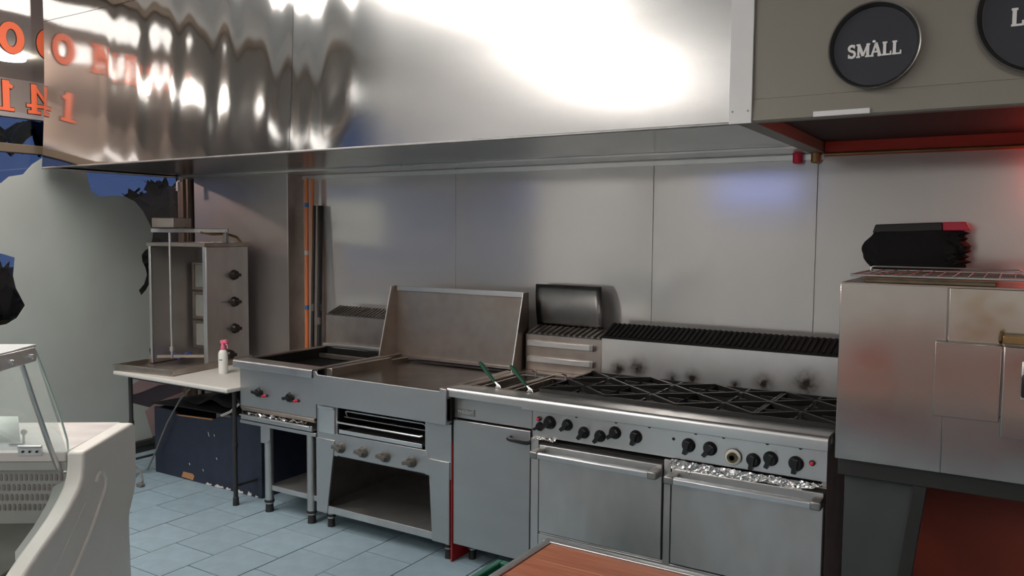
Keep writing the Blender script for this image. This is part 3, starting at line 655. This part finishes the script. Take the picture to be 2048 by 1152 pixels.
gd.part('crumb_tray', MB().box(-3.175, -2.59, 3.302, 3.60, .572, .576).box(-3.175, -2.59, 3.296, 3.304, .566, .588), STEEL_W, .001)
gd.part('control_panel', MB().prism([(-3.215, .438), (-2.525, .438), (-2.56, .560), (-3.20, .560)], 'y', 3.296, 3.312), STEEL, .001)
kg = knob_mesh('knob', KNOBGREY, .029, .04)
for x, a in ((-3.16, 105), (-2.993, 100), (-2.836, 100), (-2.655, 82)): gd.inst('knob', kg, (x, 3.296, .486), (0, R(a), 0))
for poly in ([(-3.348, .092), (-3.268, .092), (-3.205, .52), (-3.348, .52)], [(-2.520, .092), (-2.412, .092), (-2.412, .52), (-2.545, .52)]):
    gd.part('leg_panel', MB().prism(poly, 'y', 3.292, 3.304), STEEL, .0015)
gd.part('shelf', MB().box(-3.27, -2.50, 3.298, 3.31, .095, .135).box(-3.335, -2.41, 3.31, 4.07, .118, .124), STEEL_V, .001)
for x, y in ((-3.285, 3.345), (-2.45, 3.345), (-3.285, 3.72), (-2.45, 4.0)): foot(gd, x, y, .115, .022)

# ================================================================ CHARGRILL
cg = Thing('char_grill', 'black open-topped chargrill on a legged stand at the left of the line', 'grill', (-3.68, 3.65, 0))
cg.part('front_rim', MB().prism([(3.36, .905), (3.36, .914)]+arc((3.264, .901), .013, 90, 180, 5)+[(3.251, .868), (3.262, .865), (3.30, .865), (3.30, .905)], 'x', -4.0, -3.338), STEEL_W, .0015)
cg.part('side_rim', box(-4.0, -3.955, 3.36, 4.05, .84, .914), STEEL_B, .002); cg.part('side_rim', box(-3.385, -3.34, 3.36, 4.05, .84, .912), STEEL_B, .002)
cg.part('fire_box', well(-3.953, -3.387, 3.37, 4.0, .74, .905), SOOT)
gm = MB().bar((0, 3.38, 0), (0, 3.99, 0), .012, .012).mesh('grill_bar', CASTIRON)
for i in range(20): link('grill_bar', gm, cg, (-3.94+.54*i/19+3.68, -3.65, .835))
cg.part('inner_ledge', box(-3.953, -3.387, 3.92, 3.945, .845, .875), STEEL_B, .002)
cg.part('front_panel', box(-3.992, -3.352, 3.298, 3.312, .625, .866), STEEL, .002)
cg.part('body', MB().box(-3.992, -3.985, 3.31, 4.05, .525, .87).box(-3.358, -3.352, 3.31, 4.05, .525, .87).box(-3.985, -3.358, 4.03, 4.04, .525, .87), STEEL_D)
cg.part('tray_hood', MB().prism([(3.298, .625), (3.285, .622), (3.30, .598), (3.312, .598)], 'x', -3.98, -3.36), STEEL_B, .001)
cg.part('tray_slot', box(-3.985, -3.358, 3.33, 3.335, .535, .61), BLACKM)
tr = cg.part('drip_tray', MB().box(-3.975, -3.375, 3.285, 3.295, .548, .578).box(-3.975, -3.375, 3.295, 3.33, .548, .552), STEEL_V, .002)
sub(tr, cg, 'tray_lip', box(-3.975, -3.385, 3.272, 3.286, .571, .579), STEEL_W, .002)
cg.part('bottom_rail', box(-3.992, -3.352, 3.292, 3.312, .520, .540), STEEL, .002)
rr = random.Random(11); mb = MB()
pts = [[(-3.95+.5*i/30+rr.uniform(-.004, .004), 3.302+.02*j/3+rr.uniform(-.003, .003), .572+rr.uniform(0, .020)) for j in range(4)] for i in range(31)]
mb.add([p for c in pts for p in c], [(i*4+j, i*4+4+j, i*4+5+j, i*4+1+j) for i in range(30) for j in range(3)])
tag(mb.build('foil_liner', FOIL, None, smooth=False, solid=.0006), 'crumpled foil lining the chargrill drip tray', 'foil')
kb = knob_mesh('knob', BLACK, .028, .036)
for x, a in ((-3.818, 100), (-3.555, 80)):
    cg.inst('knob', kb, (x, 3.298, .725), (0, R(a), 0))
    b_ = cg.part('igniter', MB().lathe([(.010, 0), (.010, -.010)], (x+.065, 3.298, .713), 'y', 12), BLACK)
    lab(sub(b_, cg, 'button', MB().tube([(x+.062, 3.29, .713), (x+.052, 3.268, .711)], .007, 10), RED), 'red push button')
cg.part('leg_bracket', MB().prism([(-3.815, .52), (-3.735, .52), (-3.735, .45), (-3.765, .42), (-3.815, .42)], 'y', 3.298, 3.304), STEEL, .001)
for x, y in ((-3.775, 3.325), (-3.42, 3.325), (-3.775, 3.98), (-3.42, 3.98)): foot(cg, x, y, .525, .026)
cg.part('shelf', MB().box(-3.745, -3.35, 3.318, 3.33, .135, .165).box(-3.78, -3.35, 3.33, 4.0, .155, .160), STEEL_V, .001)
cg.part('back_guard', MB().box(-3.985, -3.44, 4.02, 4.035, .905, 1.121).box(-3.985, -3.97, 4.035, 4.16, .905, 1.121), STEEL_B, .002)
cg.part('guard_ledge', box(-3.985, -3.40, 3.985, 4.022, .915, .935), STEEL_W, .003)
louvre(cg, 'vent_top', -3.985, -3.44, 4.02, 1.123, 4.15, 1.175, 18, STEEL_D, STEEL_B, stuff=False)

# poles leaning in the corner
op = Thing('orange_pole', 'bright orange pole with blue tape bands in the wall corner', 'pole', (-4.285, 4.10, 0))
op.part('shaft', MB().tube([(-4.30, 4.14, 0), (-4.312, 4.17, 2.06)], .0145, 14), ORANGEP)
op.part('shaft', MB().tube([(-4.275, 4.17, 0), (-4.275, 4.19, 2.06)], .012, 14), ORANGEP)
for z, c in ((1.13, BLUETAPE), (1.86, BLUETAPE), (1.52, TABLEW)): op.part('tape_band', MB().tube([(-4.30-.012*z/2.06, 4.14+.03*z/2.06, z), (-4.30-.012*z/2.06, 4.14+.03*z/2.06, z+.03)], .0158, 14), c)
for x0_, x1_, y_, r_, lb_ in ((-4.250, -4.258, 4.12, .012, 'dark pole leaning right beside the orange pole'), (-4.215, -4.235, 4.16, .017, 'thick black pole in the middle of the dark poles'), (-4.175, -4.222, 4.13, .011, 'dark pole with grey streak, rightmost in the corner')):
    p = Thing('broom_pole', lb_, 'pole', (x0_, y_, 0), group='dark poles leaning in the corner')
    p.part('shaft', MB().tube([(x0_, y_, 0), (x1_, y_+.07, 1.87)], r_, 12), BLACKST)
    t_ = .6 if x0_ < -4.2 else .55; xm = x0_+(x1_-x0_)*t_
    p.part('sleeve', MB().tube([(xm, y_+.07*t_, 1.87*t_), (xm, y_+.07*t_, 1.87*t_+.05)], r_*1.2, 12), CABLE)

# ================================================================ FOLDING TABLE AND KEBAB GRILL
ft = Thing('folding_table', 'white plastic folding table with thin black legs', 'table', (-4.5, 3.55, 0))
ft.part('tabletop', MB().box(-5.15, -3.997, 3.20, 3.93, .712, .742), TABLEW, .010, seg=3)
ft.part('apron', MB().box(-5.05, -4.06, 3.26, 3.27, .69, .713), BLACKST)
for x in (-5.085, -4.03):
    p = ft.part('leg', MB().tube([(x, 3.285, .712), (x, 3.285, .03)], .0135, 10).tube([(x, 3.86, .712), (x, 3.86, .03)], .0135, 10).tube([(x, 3.285, .12), (x, 3.86, .12)], .009, 8).tube([(x, 3.285, .36), (x, 3.285, .39)], .018, 10), BLACKST)
    for y in (3.285, 3.86): sub(p, ft, 'foot', MB().lathe([(.020, 0), (.017, .05), (.013, .055)], (x, y, 0), n=12), RUBBER)
for a, b in ((3.4, 3.45), (3.75, 3.7)): ft.part('brace', MB().tube([(-4.05, a, .55), (-4.30, b, .70)], .009), BLACKST)

kb_ = Thing('kebab_grill', 'upright stainless kebab grill with spit standing in its drip tray', 'grill', (-4.665, 3.59, .742), R(7.8))
L = dict(local=True)
kb_.part('drip_tray', MB().box(-.515, .012, -.318, .42, 0, .006).box(-.515, .012, -.318, -.306, .006, .045).box(0, .012, -.306, .42, .006, .045).box(-.515, -.503, -.306, .42, .006, .045).box(-.515, .012, .408, .42, .006, .045).box(-.525, .02, -.328, -.310, .036, .046), STEEL_B, .002, **L)
cb = kb_.part('control_box', MB().box(-.03, 0, 0, .40, .012, .835), STEEL_V, .003, **L)
kb_.part('front_post', MB().box(-.03, .003, -.008, .004, .012, .84), STEEL_W, .002, **L)
kk = knob_mesh('knob', mat('knob_brown', (.02, .014, .012), .35), .034, .045)
for z in (.635, .445, .255, .075):
    o = link('knob', kk, kb_, (.0, .255 if z > .1 else .20, z), (0, R(0), R(90))); o.rotation_euler = (0, R(90), R(90))
kb_.part('back_panel', MB().box(-.49, -.03, .385, .40, .012, .835), STEEL_D, .001, **L)
for i in range(3):
    z = .10+.215*i
    rd = kb_.part('radiant', MB().box(-.44, -.05, .33, .345, z, z+.165), mat('ceramic', (.30, .30, .27), .7, var=.2, vscale=30), .002, **L)
    q = MB().box(-.46, -.04, .32, .35, z-.018, z).box(-.46, -.04, .32, .35, z+.165, z+.183).box(-.46, -.44, .32, .35, z, z+.165)
    sub(rd, kb_, 'radiant_frame', q, STEEL_B, .001, True)
kb_.part('side_wing', MB().box(-.50, -.488, -.02, .40, .012, .83), STEEL_P, .001, **L); kb_.part('wing_edge', MB().box(-.505, -.485, -.03, -.018, .012, .835), STEEL_W, .002, **L)
kb_.part('top_plate', MB().box(-.525, .012, -.03, .42, .835, .862), STEEL_B, .003, **L)
kb_.part('spit', MB().tube([(-.30, -.03, .06), (-.30, -.03, .93)], .008, 10).lathe([(.016, 0), (.016, .03)], (-.30, -.03, .11), n=12), STEEL_W, **L)
mo = kb_.part('motor_box', MB().box(-.40, -.20, -.09, .07, .965, 1.03), STEEL_B, .004, **L)
kb_.part('motor_arm', MB().bar((-.46, -.04, .945), (-.03, .24, .945), .03, .03).bar((-.045, .23, .945), (-.045, .23, .86), .028, .028), STEEL_D, .003, **L)
kb_.part('gas_hose', MB().tube([(-.18, .13, .935), (-.12, .18, .92), (-.06, .25, .925), (-.02, .31, .90), (0, .33, .862)], .009, 8), BRASS, **L)
for y in (.10, .18, .30): kb_.part('vent_cap', MB().lathe([(.02, 0), (.02, .006), (.012, .009)], (-.04, y, .862), n=12), ALU, **L)
kb_.part('spit_guide', MB().bar((-.45, -.02, .062), (-.02, .22, .062), .02, .02), STEEL_B, **L)
rr = random.Random(2)
tag(MB().grid(lambda a, b: (-5.13+.13*a+.01*math.sin(b*7), 3.62+.12*b, .79+.018*math.sin(a*6+b*5)+rr.uniform(0, .006)-.0*a), 9, 7).build('blue_cloth', BLUECL, None, solid=.003), 'small crumpled blue cloth in the kebab drip tray', 'cloth')

sp = Thing('spray_bottle', 'white spray bottle with pink trigger on the folding table', 'bottle', (-4.455, 3.545, .742))
bx, by = -4.455, 3.545
sp.part('bottle', MB().lathe([(.005, 0), (.029, 0), (.031, .006), (.031, .125), (.028, .142), (.018, .155), (.014, .158)], (bx, by, .742), n=24), WHITEP)
sp.part('label_mark', MB().add([(bx+.0315*math.cos(a), by+.0315*math.sin(a), z) for z in (.832, .839) for a in [R(-95+q*12) for q in range(5)]], [(i, i+1, i+6, i+5) for i in range(4)]), CABLE)
hd_ = sp.part('sprayer', MB().lathe([(.015, .156), (.016, .175), (.011, .182), (.010, .20)], (bx, by, .742), n=16).bar((bx-.018, by, .742+.208), (bx+.034, by+.008, .742+.218), .020, .024), PINK, .003)
sub(hd_, sp, 'trigger', MB().tube([(bx+.022, by+.006, .742+.200), (bx+.036, by+.008, .742+.188), (bx+.037, by+.008, .742+.168)], .005, 8), PINK)

nb = Thing('navy_plinth', 'chipped navy painted plinth under the folding table', 'plinth', (-4.53, 3.65, 0))
rr = random.Random(8)
top = [(-5.07, .46), (-4.86, .455), (-4.82, .43), (-4.45, .445), (-4.40, .47), (-4.30, .475), (-4.26, .50), (-3.985, .505)]
nb.part('front_board', MB().prism([(-5.07, 0.0), (-3.985, 0.0)]+top[::-1], 'y', 3.45, 3.468), NAVY, .002)
nb.part('side_board', box(-4.003, -3.985, 3.468, 3.95, 0, .47), NAVY); nb.part('side_board', box(-5.07, -5.052, 3.468, 3.95, 0, .455), NAVY)
nb.part('top_sheet', MB().prism([(-5.12, 3.46), (-4.80, 3.50), (-4.2, 3.52), (-4.0, 3.55), (-4.0, 3.95), (-5.07, 3.95)], 'z', .475, .482), BLACKM)
nb.part('raw_edge', MB().prism([(-4.82, .43), (-4.45, .445), (-4.45, .452), (-4.82, .436)], 'y', 3.447, 3.462), ORWOOD)
nb.part('wood_chip', MB().prism([(-4.78, .012), (-4.66, .008), (-4.645, .035), (-4.665, .05), (-4.76, .05)], 'y', 3.446, 3.452), ORWOOD)
for x, w, h in ((-4.53, .06, .018), (-4.44, .09, .022), (-4.33, .05, .02), (-4.22, .06, .024), (-4.12, .04, .03), (-4.05, .03, .016)):
    nb.part('paint_chip', MB().prism([(x, .004), (x+w*.4, .002), (x+w, .006), (x+w*.9, h*.8), (x+w*.6, h*.6), (x+w*.3, h), (x+.005, h*.5)], 'y', 3.4475, 3.452), PLASTER)
for x, z in ((-4.50, .36), (-4.495, .345), (-4.44, .352), (-4.42, .20), (-4.70, .12), (-4.56, .10)):
    nb.part('scratch', MB().prism([(x, z), (x+.004, z-.001), (x+.01, z-.014), (x+.006, z-.014)], 'y', 3.4485, 3.452), WHITEP)
tag(MB().grid(lambda a, b: (-4.95+.55*a, 3.56+.3*b, .500+.10*math.exp(-((a-.7)/.25)**2-((b-.5)/.5)**2)+.012*math.sin(a*13+b*4)), 18, 8).build('black_sheet', BLACKM, None, solid=.003), 'rumpled black plastic sheet on the navy plinth', 'sheet')
c = Thing('power_cord', 'thin dark cord hanging from the table to the floor', 'cord', (-4.7, 3.42, 0))
c.part('cable', MB().tube([(-4.52, 3.42, .67), (-4.60, 3.41, .66), (-4.72, 3.405, .56), (-4.86, 3.40, .38), (-4.97, 3.40, .20), (-5.03, 3.40, .11), (-5.09, 3.40, .02)], .006, 8), CABLE)
c = Thing('plug_lead', 'grey lead looping on the floor with a plug at its end', 'cord', (-4.9, 3.2, 0))
c.part('cable', MB().tube([(-5.25, 3.30, .01), (-5.16, 3.27, .05), (-5.05, 3.25, .105), (-4.95, 3.22, .115), (-4.86, 3.20, .09), (-4.83, 3.19, .04), (-4.84, 3.19, .014)], .0065, 8), CABLE)
c.part('plug', MB().box(-4.87, -4.82, 3.165, 3.20, .0, .026), CABLE, .006)
tag(MB().tube([(-4.10, 3.5, .62), (-4.18, 3.47, .60), (-4.28, 3.455, .52), (-4.36, 3.45, .487)], .009, 8).build('gas_hose', TABLEW), 'pale hose drooping over the plinth top', 'hose')

# ================================================================ PIZZA OVEN AT THE RIGHT
po = Thing('pizza_oven', 'large stained stainless oven at the right end of the line', 'oven', (.2, 3.6, .80))
po.part('body', box(-.548, .95, 3.19, 4.05, .862, 1.512), STEEL_OV, .002)
po.part('left_panel', box(-.549, -.198, 3.178, 3.192, .860, 1.515), STEEL_OV, .003)
po.part('upper_panel', box(-.195, .95, 3.180, 3.192, 1.30, 1.512), mat('oven_heat_stained', (.60, .57, .52), .25, 1, var=1, vscale=4.2, col2=(.36, .22, .07), vr=(.5, .85), rvar=.02), .003)
po.part('lower_panel', box(-.200, .95, 3.180, 3.192, .860, 1.08), STEEL_OV, .003)
po.part('cover_plate', box(-.230, -.030, 3.150, 3.172, 1.066, 1.327), STEEL_OV, .003); po.part('cover_spacer', box(-.21, -.04, 3.17, 3.182, 1.08, 1.31), STEEL_D)
dr = po.part('door', box(-.026, .62, 3.145, 3.175, 1.018, 1.326), STEEL_OV, .004)
sub(dr, po, 'latch', MB().box(.035, .10, 3.118, 3.146, 1.20, 1.27).box(.028, .05, 3.105, 3.13, 1.165, 1.24), BLACK, .006)
sub(dr, po, 'latch_plate', box(.028, .11, 3.138, 3.146, 1.15, 1.28), ALU, .004)
hb = po.part('door_rail', MB().tube([(-.036, 3.18, 1.335), (-.036, 3.135, 1.35), (-.032, 3.125, 1.375)], .007), BRASS); sub(hb, po, 'rail_bar', box(-.03, .60, 3.12, 3.15, 1.335, 1.365), BRASS, .004)
po.part('top_seam', box(-.548, .95, 3.178, 4.05, 1.512, 1.518), STEEL_B)
st = Thing('oven_stand', 'black steel stand carrying the oven', 'stand', (.2, 3.6, 0))
st.part('top_frame', MB().box(-.54, .95, 3.20, 3.26, .795, .859).box(-.54, .95, 3.98, 4.04, .795, .859).box(-.54, -.48, 3.26, 3.98, .795, .859).box(.89, .95, 3.26, 3.98, .795, .859), BLACKST, .003)
st.part('leg', MB().prism([(-.285, .797), (-.240, .797), (-.330, 0), (-.375, 0)], 'y', 3.205, 3.25), BLACKST, .002)
for x in (-.535, .9): st.part('leg', box(x, x+.045, 3.99, 4.035, 0, .797), BLACKST, .002)
st.part('leg', box(.9, .945, 3.205, 3.25, 0, .797), BLACKST, .002)
lab(st.part('side_panel', box(-.52, -.275, 3.235, 3.25, .03, .79), GREYP, .002), 'dark grey-green board')
tag(box(-.32, .9, 3.56, 3.575, 0, .79).build('red_board', REDW, None, .002), 'dull red board behind the oven stand legs', 'board')

tr_ = Thing('baking_tray', 'browned shallow baking tray lying on the oven top', 'tray', (-.25, 3.5, 1.518))
tr_.part('pan', MB().box(-.47, -.06, 3.22, 3.72, 1.519, 1.523).box(-.47, -.06, 3.215, 3.222, 1.519, 1.533).box(-.47, -.06, 3.715, 3.722, 1.519, 1.533).box(-.472, -.465, 3.215, 3.722, 1.519, 1.533).box(-.065, -.058, 3.215, 3.722, 1.519, 1.533), BAKED, .002)
tr_.part('rim_wire', MB().tube([(-.475, 3.212, 1.534), (-.055, 3.212, 1.534), (-.055, 3.725, 1.534), (-.475, 3.725, 1.534), (-.475, 3.212, 1.534)], .003, 6), BAKED)
wr = Thing('wire_rack', 'wire cooling rack lying on the baking tray on the oven', 'rack', (-.25, 3.5, 1.535))
wr.part('frame', MB().tube([(-.515, 3.16, 1.546), (.09, 3.16, 1.546), (.09, 3.70, 1.546), (-.515, 3.70, 1.546), (-.515, 3.16, 1.546)], .0035, 8), STEEL_W)
wr.part('rail', MB().tube([(-.50, 3.55, 1.548), (-.50, 3.55, 1.562), (-.49, 3.55, 1.566), (.01, 3.55, 1.566), (.02, 3.55, 1.562), (.02, 3.55, 1.548)], .003, 8), STEEL_W)
for i in range(1, 13): wr.part('wire', MB().tube([(-.515+.605*i/13, 3.16, 1.548), (-.515+.605*i/13, 3.70, 1.548)], .002, 6), STEEL_W)
for i in range(1, 4): wr.part('cross_wire', MB().tube([(-.515, 3.16+.54*i/4, 1.543), (.09, 3.16+.54*i/4, 1.543)], .0022, 6), STEEL_W)
bh = Thing('broom', 'black bristled broom head with a red end cap on the oven', 'broom', (-.39, 3.92, 1.54))
def brist(a, b):
    # a around, b along height: a bulging ragged block of bristles
    z = 1.545+.165*b; t = a*2*math.pi; bul = .5+.06*math.sin(b*math.pi)
    x = -.372+.178*math.copysign(abs(math.cos(t))**.45, math.cos(t))*(1+.10*math.sin(math.pi*min(1, b*1.05)))
    y = 3.915+.055*math.copysign(abs(math.sin(t))**.6, math.sin(t))*(1+.25*math.sin(math.pi*b))
    if math.cos(t) < 0: x += math.cos(t)*.034*math.sin(math.pi*b)+.012
    if x > -.25: x += .012*math.sin(z*260)+.008*math.sin(z*97)
    return (x+.012*math.sin(t*9+z*80)*.4, y+.006*math.sin(t*13+z*50), z+.02*(x+.37))
bb = MB().grid(brist, 60, 16); nb_ = 16
bb.add([(-.372, 3.915, 1.545), (-.372, 3.915, 1.71)], []); k0 = 60*16
bb.f += [(k0, i*16, (i+1)*16) for i in range(59)] + [(k0+1, (i+1)*16+15, i*16+15) for i in range(59)]
bh.part('bristles', bb, BRISTLE)
bh.part('bar', MB().add([(-.545, 3.87, 1.702), (-.272, 3.87, 1.712), (-.272, 3.96, 1.712), (-.545, 3.96, 1.702), (-.535, 3.875, 1.738), (-.276, 3.875, 1.748), (-.276, 3.955, 1.748), (-.535, 3.955, 1.738)],
        [(0, 3, 2, 1), (4, 5, 6, 7), (0, 1, 5, 4), (1, 2, 6, 5), (2, 3, 7, 6), (3, 0, 4, 7)]), BLACKST, .004)
lab(bh.part('end_cap', MB().add([(-.271, 3.87, 1.712), (-.170, 3.87, 1.715), (-.170, 3.96, 1.715), (-.271, 3.96, 1.712), (-.275, 3.875, 1.748), (-.19, 3.875, 1.750), (-.19, 3.955, 1.750), (-.275, 3.955, 1.748)],
        [(0, 3, 2, 1), (4, 5, 6, 7), (0, 1, 5, 4), (1, 2, 6, 5), (2, 3, 7, 6), (3, 0, 4, 7)]), RED, .003), 'red end cap')

# ================================================================ WOODEN TABLE IN FRONT
wt = Thing('work_table', 'wood plank table with metal edging in the foreground', 'table', (-.3, 1.3, 0))
zt = .85
x = -1.045; y = 1.893; i = 0
while y > .75:
    y0_ = y-.112; xs = [-1.045, -1.045+(.70 if i % 2 else 1.35), .45]
    for a, b in zip(xs, xs[1:]): wt.part('plank', box(a+.0006, b-.0006, y0_+.0007, y, zt-.02, zt-.002+random.uniform(-.0004, .0004)), WOOD, .0008)
    y = y0_; i += 1
wt.part('edging', MB().prism([(1.92, zt-.03), (1.92, zt), (1.912, zt+.002), (1.896, zt+.001), (1.893, zt-.03)], 'x', -1.07, .47), ALU, .001)
wt.part('edging', MB().prism([(-1.07, zt-.03), (-1.07, zt), (-1.062, zt+.002), (-1.048, zt+.001), (-1.045, zt-.03)], 'y', .7, 1.92), ALU, .001)
wt.part('core', box(-1.05, .45, .72, 1.90, zt-.05, zt-.021), PLASTER)
for a in (-1.0, .35):
    for b in (.8, 1.8): wt.part('leg', box(a, a+.05, b, b+.05, 0, zt-.05), BLACKST, .003)

# ================================================================ DISPLAY CASE AT THE LEFT
dc = Thing('display_case', 'cream moulded refrigerated display case with tilted glass', 'display case', (-2.62, 1.52, 0), R(34.8))
front = [(.004, .95), (0, .94), (-.004, .90), (-.013, .867), (-.035, .840), (-.064, .819), (-.105, .796), (-.149, .774), (-.231, .744), (-.305, .719), (-.38, .689), (-.47, .645), (-.55, .59), (-.60, .50), (-.60, .10), (-.52, 0)]
back = [(.36, 0), (.353, .373), (.346, .56), (.347, .60), (.354, .624), (.378, .655), (.399, .686), (.415, .715), (.421, .745), (.422, .92), (.418, .938), (.405, .95), (.388, .955)]
prof = front + back
dc.part('end_panel', MB().prism(prof[::-1], 'x', -.058, 0), CREAM, .010, local=True, seg=3)
gv = [(.075, .822), (.088, .838), (.108, .845), (.132, .838), (.150, .815), (.149, .79), (.142, .778), (.115, .750), (.085, .721), (.047, .686), (.007, .653), (-.05, .612), (-.109, .572), (-.2, .51)]
dc.part('relief_line', MB().tube([(.001, y, z) for y, z in gv], .007, 8), CREAM, local=True)
for pts in ([(.0, .775), (-.022, .758), (-.111, .698), (-.226, .622), (-.36, .53)], [(.292, .554), (.24, .51), (.167, .452), (.05, .36)]):
    dc.part('relief_line', MB().tube([(-.002, y, z) for y, z in pts], .0035, 6), CREAM, local=True)
dc.part('counter_top', MB().box(-1.5, -.06, .0, .43, .915, .949), MARBLE, .004, local=True)
dc.part('counter_front', MB().box(-1.5, -.06, .004, .018, .885, .914), CASEGREY, .002, local=True)
bp_ = dc.part('back_liner', MB().box(-1.5, -.06, .035, .05, .50, .90), CASEGREY, local=True)
slot_me = MB().prism([(-.003, -.011), (.003, -.011), (.0042, -.006), (.0042, .008), (.001, .011), (-.003, .011), (-.0042, .006), (-.0042, -.008)], 'y', -.003, .001).mesh('slot', STEEL_D)
for r_ in range(4):
    for i in range(26):
        x = -.085-.0165*i-(.0 if r_ % 2 else .008)
        if x < -.48: continue
        link('slot', slot_me, bp_, (x, .035, .853-.034*r_))
vg = MB()
for i in range(24): vg.bar((-.09-.016*i, .034, .897), (-.098-.016*i, .034, .880), .004, .006, (0, 1, 0))
o = sub(bp_, dc, 'vent_grille', vg, STEEL_D, 0, True); o['kind'] = 'stuff'
dc.part('deck', MB().box(-1.5, -.06, -.56, .034, .70-.02, .715-.02).box(-1.5, -.06, -.60, -.56, .50, .66), CASEDECK, .002, local=True)
cv = [(y+.02, z-.012) for y, z in front[3:13]]
dc.part('inner_ledge', MB().add([(-.058, y, z) for y, z in cv]+[(-.115, y+.015, z-.030) for y, z in cv]+[(-.125, y+.015, z-.075) for y, z in cv],
        [(i, i+1, 11+i, 10+i) for i in range(9)]+[(10+i, 11+i, 21+i, 20+i) for i in range(9)]), CASEGREY, local=True)
dc.part('body', MB().box(-1.5, -.06, -.55, .35, .06, .66).box(-1.5, -.06, .05, .40, .66, .91), CASEGREY, local=True)
gp = [(.024, .90), (.026, .94), (.021, .984), (-.014, 1.06), (-.087, 1.191), (-.156, 1.305), (-.36, 1.305), (-.55, 1.25), (-.60, .64), (-.38, .70), (-.23, .752), (-.149, .782), (-.064, .825), (-.013, .872)]
lab(dc.part('glass_edge', MB().tube([(-.064, y, z) for y, z in gp[1:6]], .0034, 6), mat('glass_edge', (.55, .72, .68), .2), local=True), 'pale green polished glass edge')
dc.part('rear_glass', MB().add([(-1.5, .026, .945), (-.07, .026, .945), (-.07, -.156, 1.305), (-1.5, -.156, 1.305)], [(0, 1, 2, 3)]), GLASS2, local=True, solid=.005)
br = dc.part('bracket', MB().prism([(-.162, 1.308), (-.172, 1.282), (-.40, 1.282), (-.40, 1.33), (-.178, 1.326)], 'x', -.062, -.056), STEEL_W, .002, local=True)
for y in (-.321, -.214): sub(br, dc, 'bolt', MB().lathe([(.008, 0), (.008, .010), (.005, .014)], (-.056, y, 1.302), 'x', 12), ALU, 0, True)
lab(dc.part('glass_shelf', MB().box(-1.5, -.057, -.42, -.165, 1.326, 1.334), mat('shelf_white', (.80, .83, .82), .15), .002, local=True), 'pale glass top shelf')
dc.part('strut', MB().tube([(-.085, -.206, 1.285), (-.085, -.128, 1.127), (-.085, -.059, .996), (-.085, -.02, .925), (-.085, 0.0, .892), (-.082, .02, .878), (-.058, .03, .878)], .0085, 10), STEEL_W, local=True)
hg = dc.part('hinge', MB().box(-.212, -.135, -.006, .004, .938, .972).tube([(-.212, -.004, .968), (-.135, -.004, .968)], .005, 8), STEEL_W, .001, local=True)
for x in (-.195, -.173, -.15): sub(hg, dc, 'screw', MB().lathe([(.004, 0), (.004, -.003)], (x, -.006, .952), 'y', 10), BLACKM, 0, True)
dc.part('card_clip', MB().bar((-.285, .08, .955), (-.235, .08, .957), .012, .004).bar((-.238, .08, .957), (-.236, .08, .995), .010, .004).lathe([(.01, -.004), (.01, .004)], (-.236, .08, .997), 'y', 12), STEEL_D, local=True)
pc = tag(MB().add([(-.46, .11, .955), (-.265, .11, .955), (-.292, .15, 1.036), (-.46, .15, 1.036)], [(0, 1, 2, 3)]).build('price_card', PAPER, None, solid=.002), 'pale blank card standing on the display case top', 'card')
pc.location = (-2.62, 1.52, 0); pc.rotation_euler = (0, 0, R(34.8))
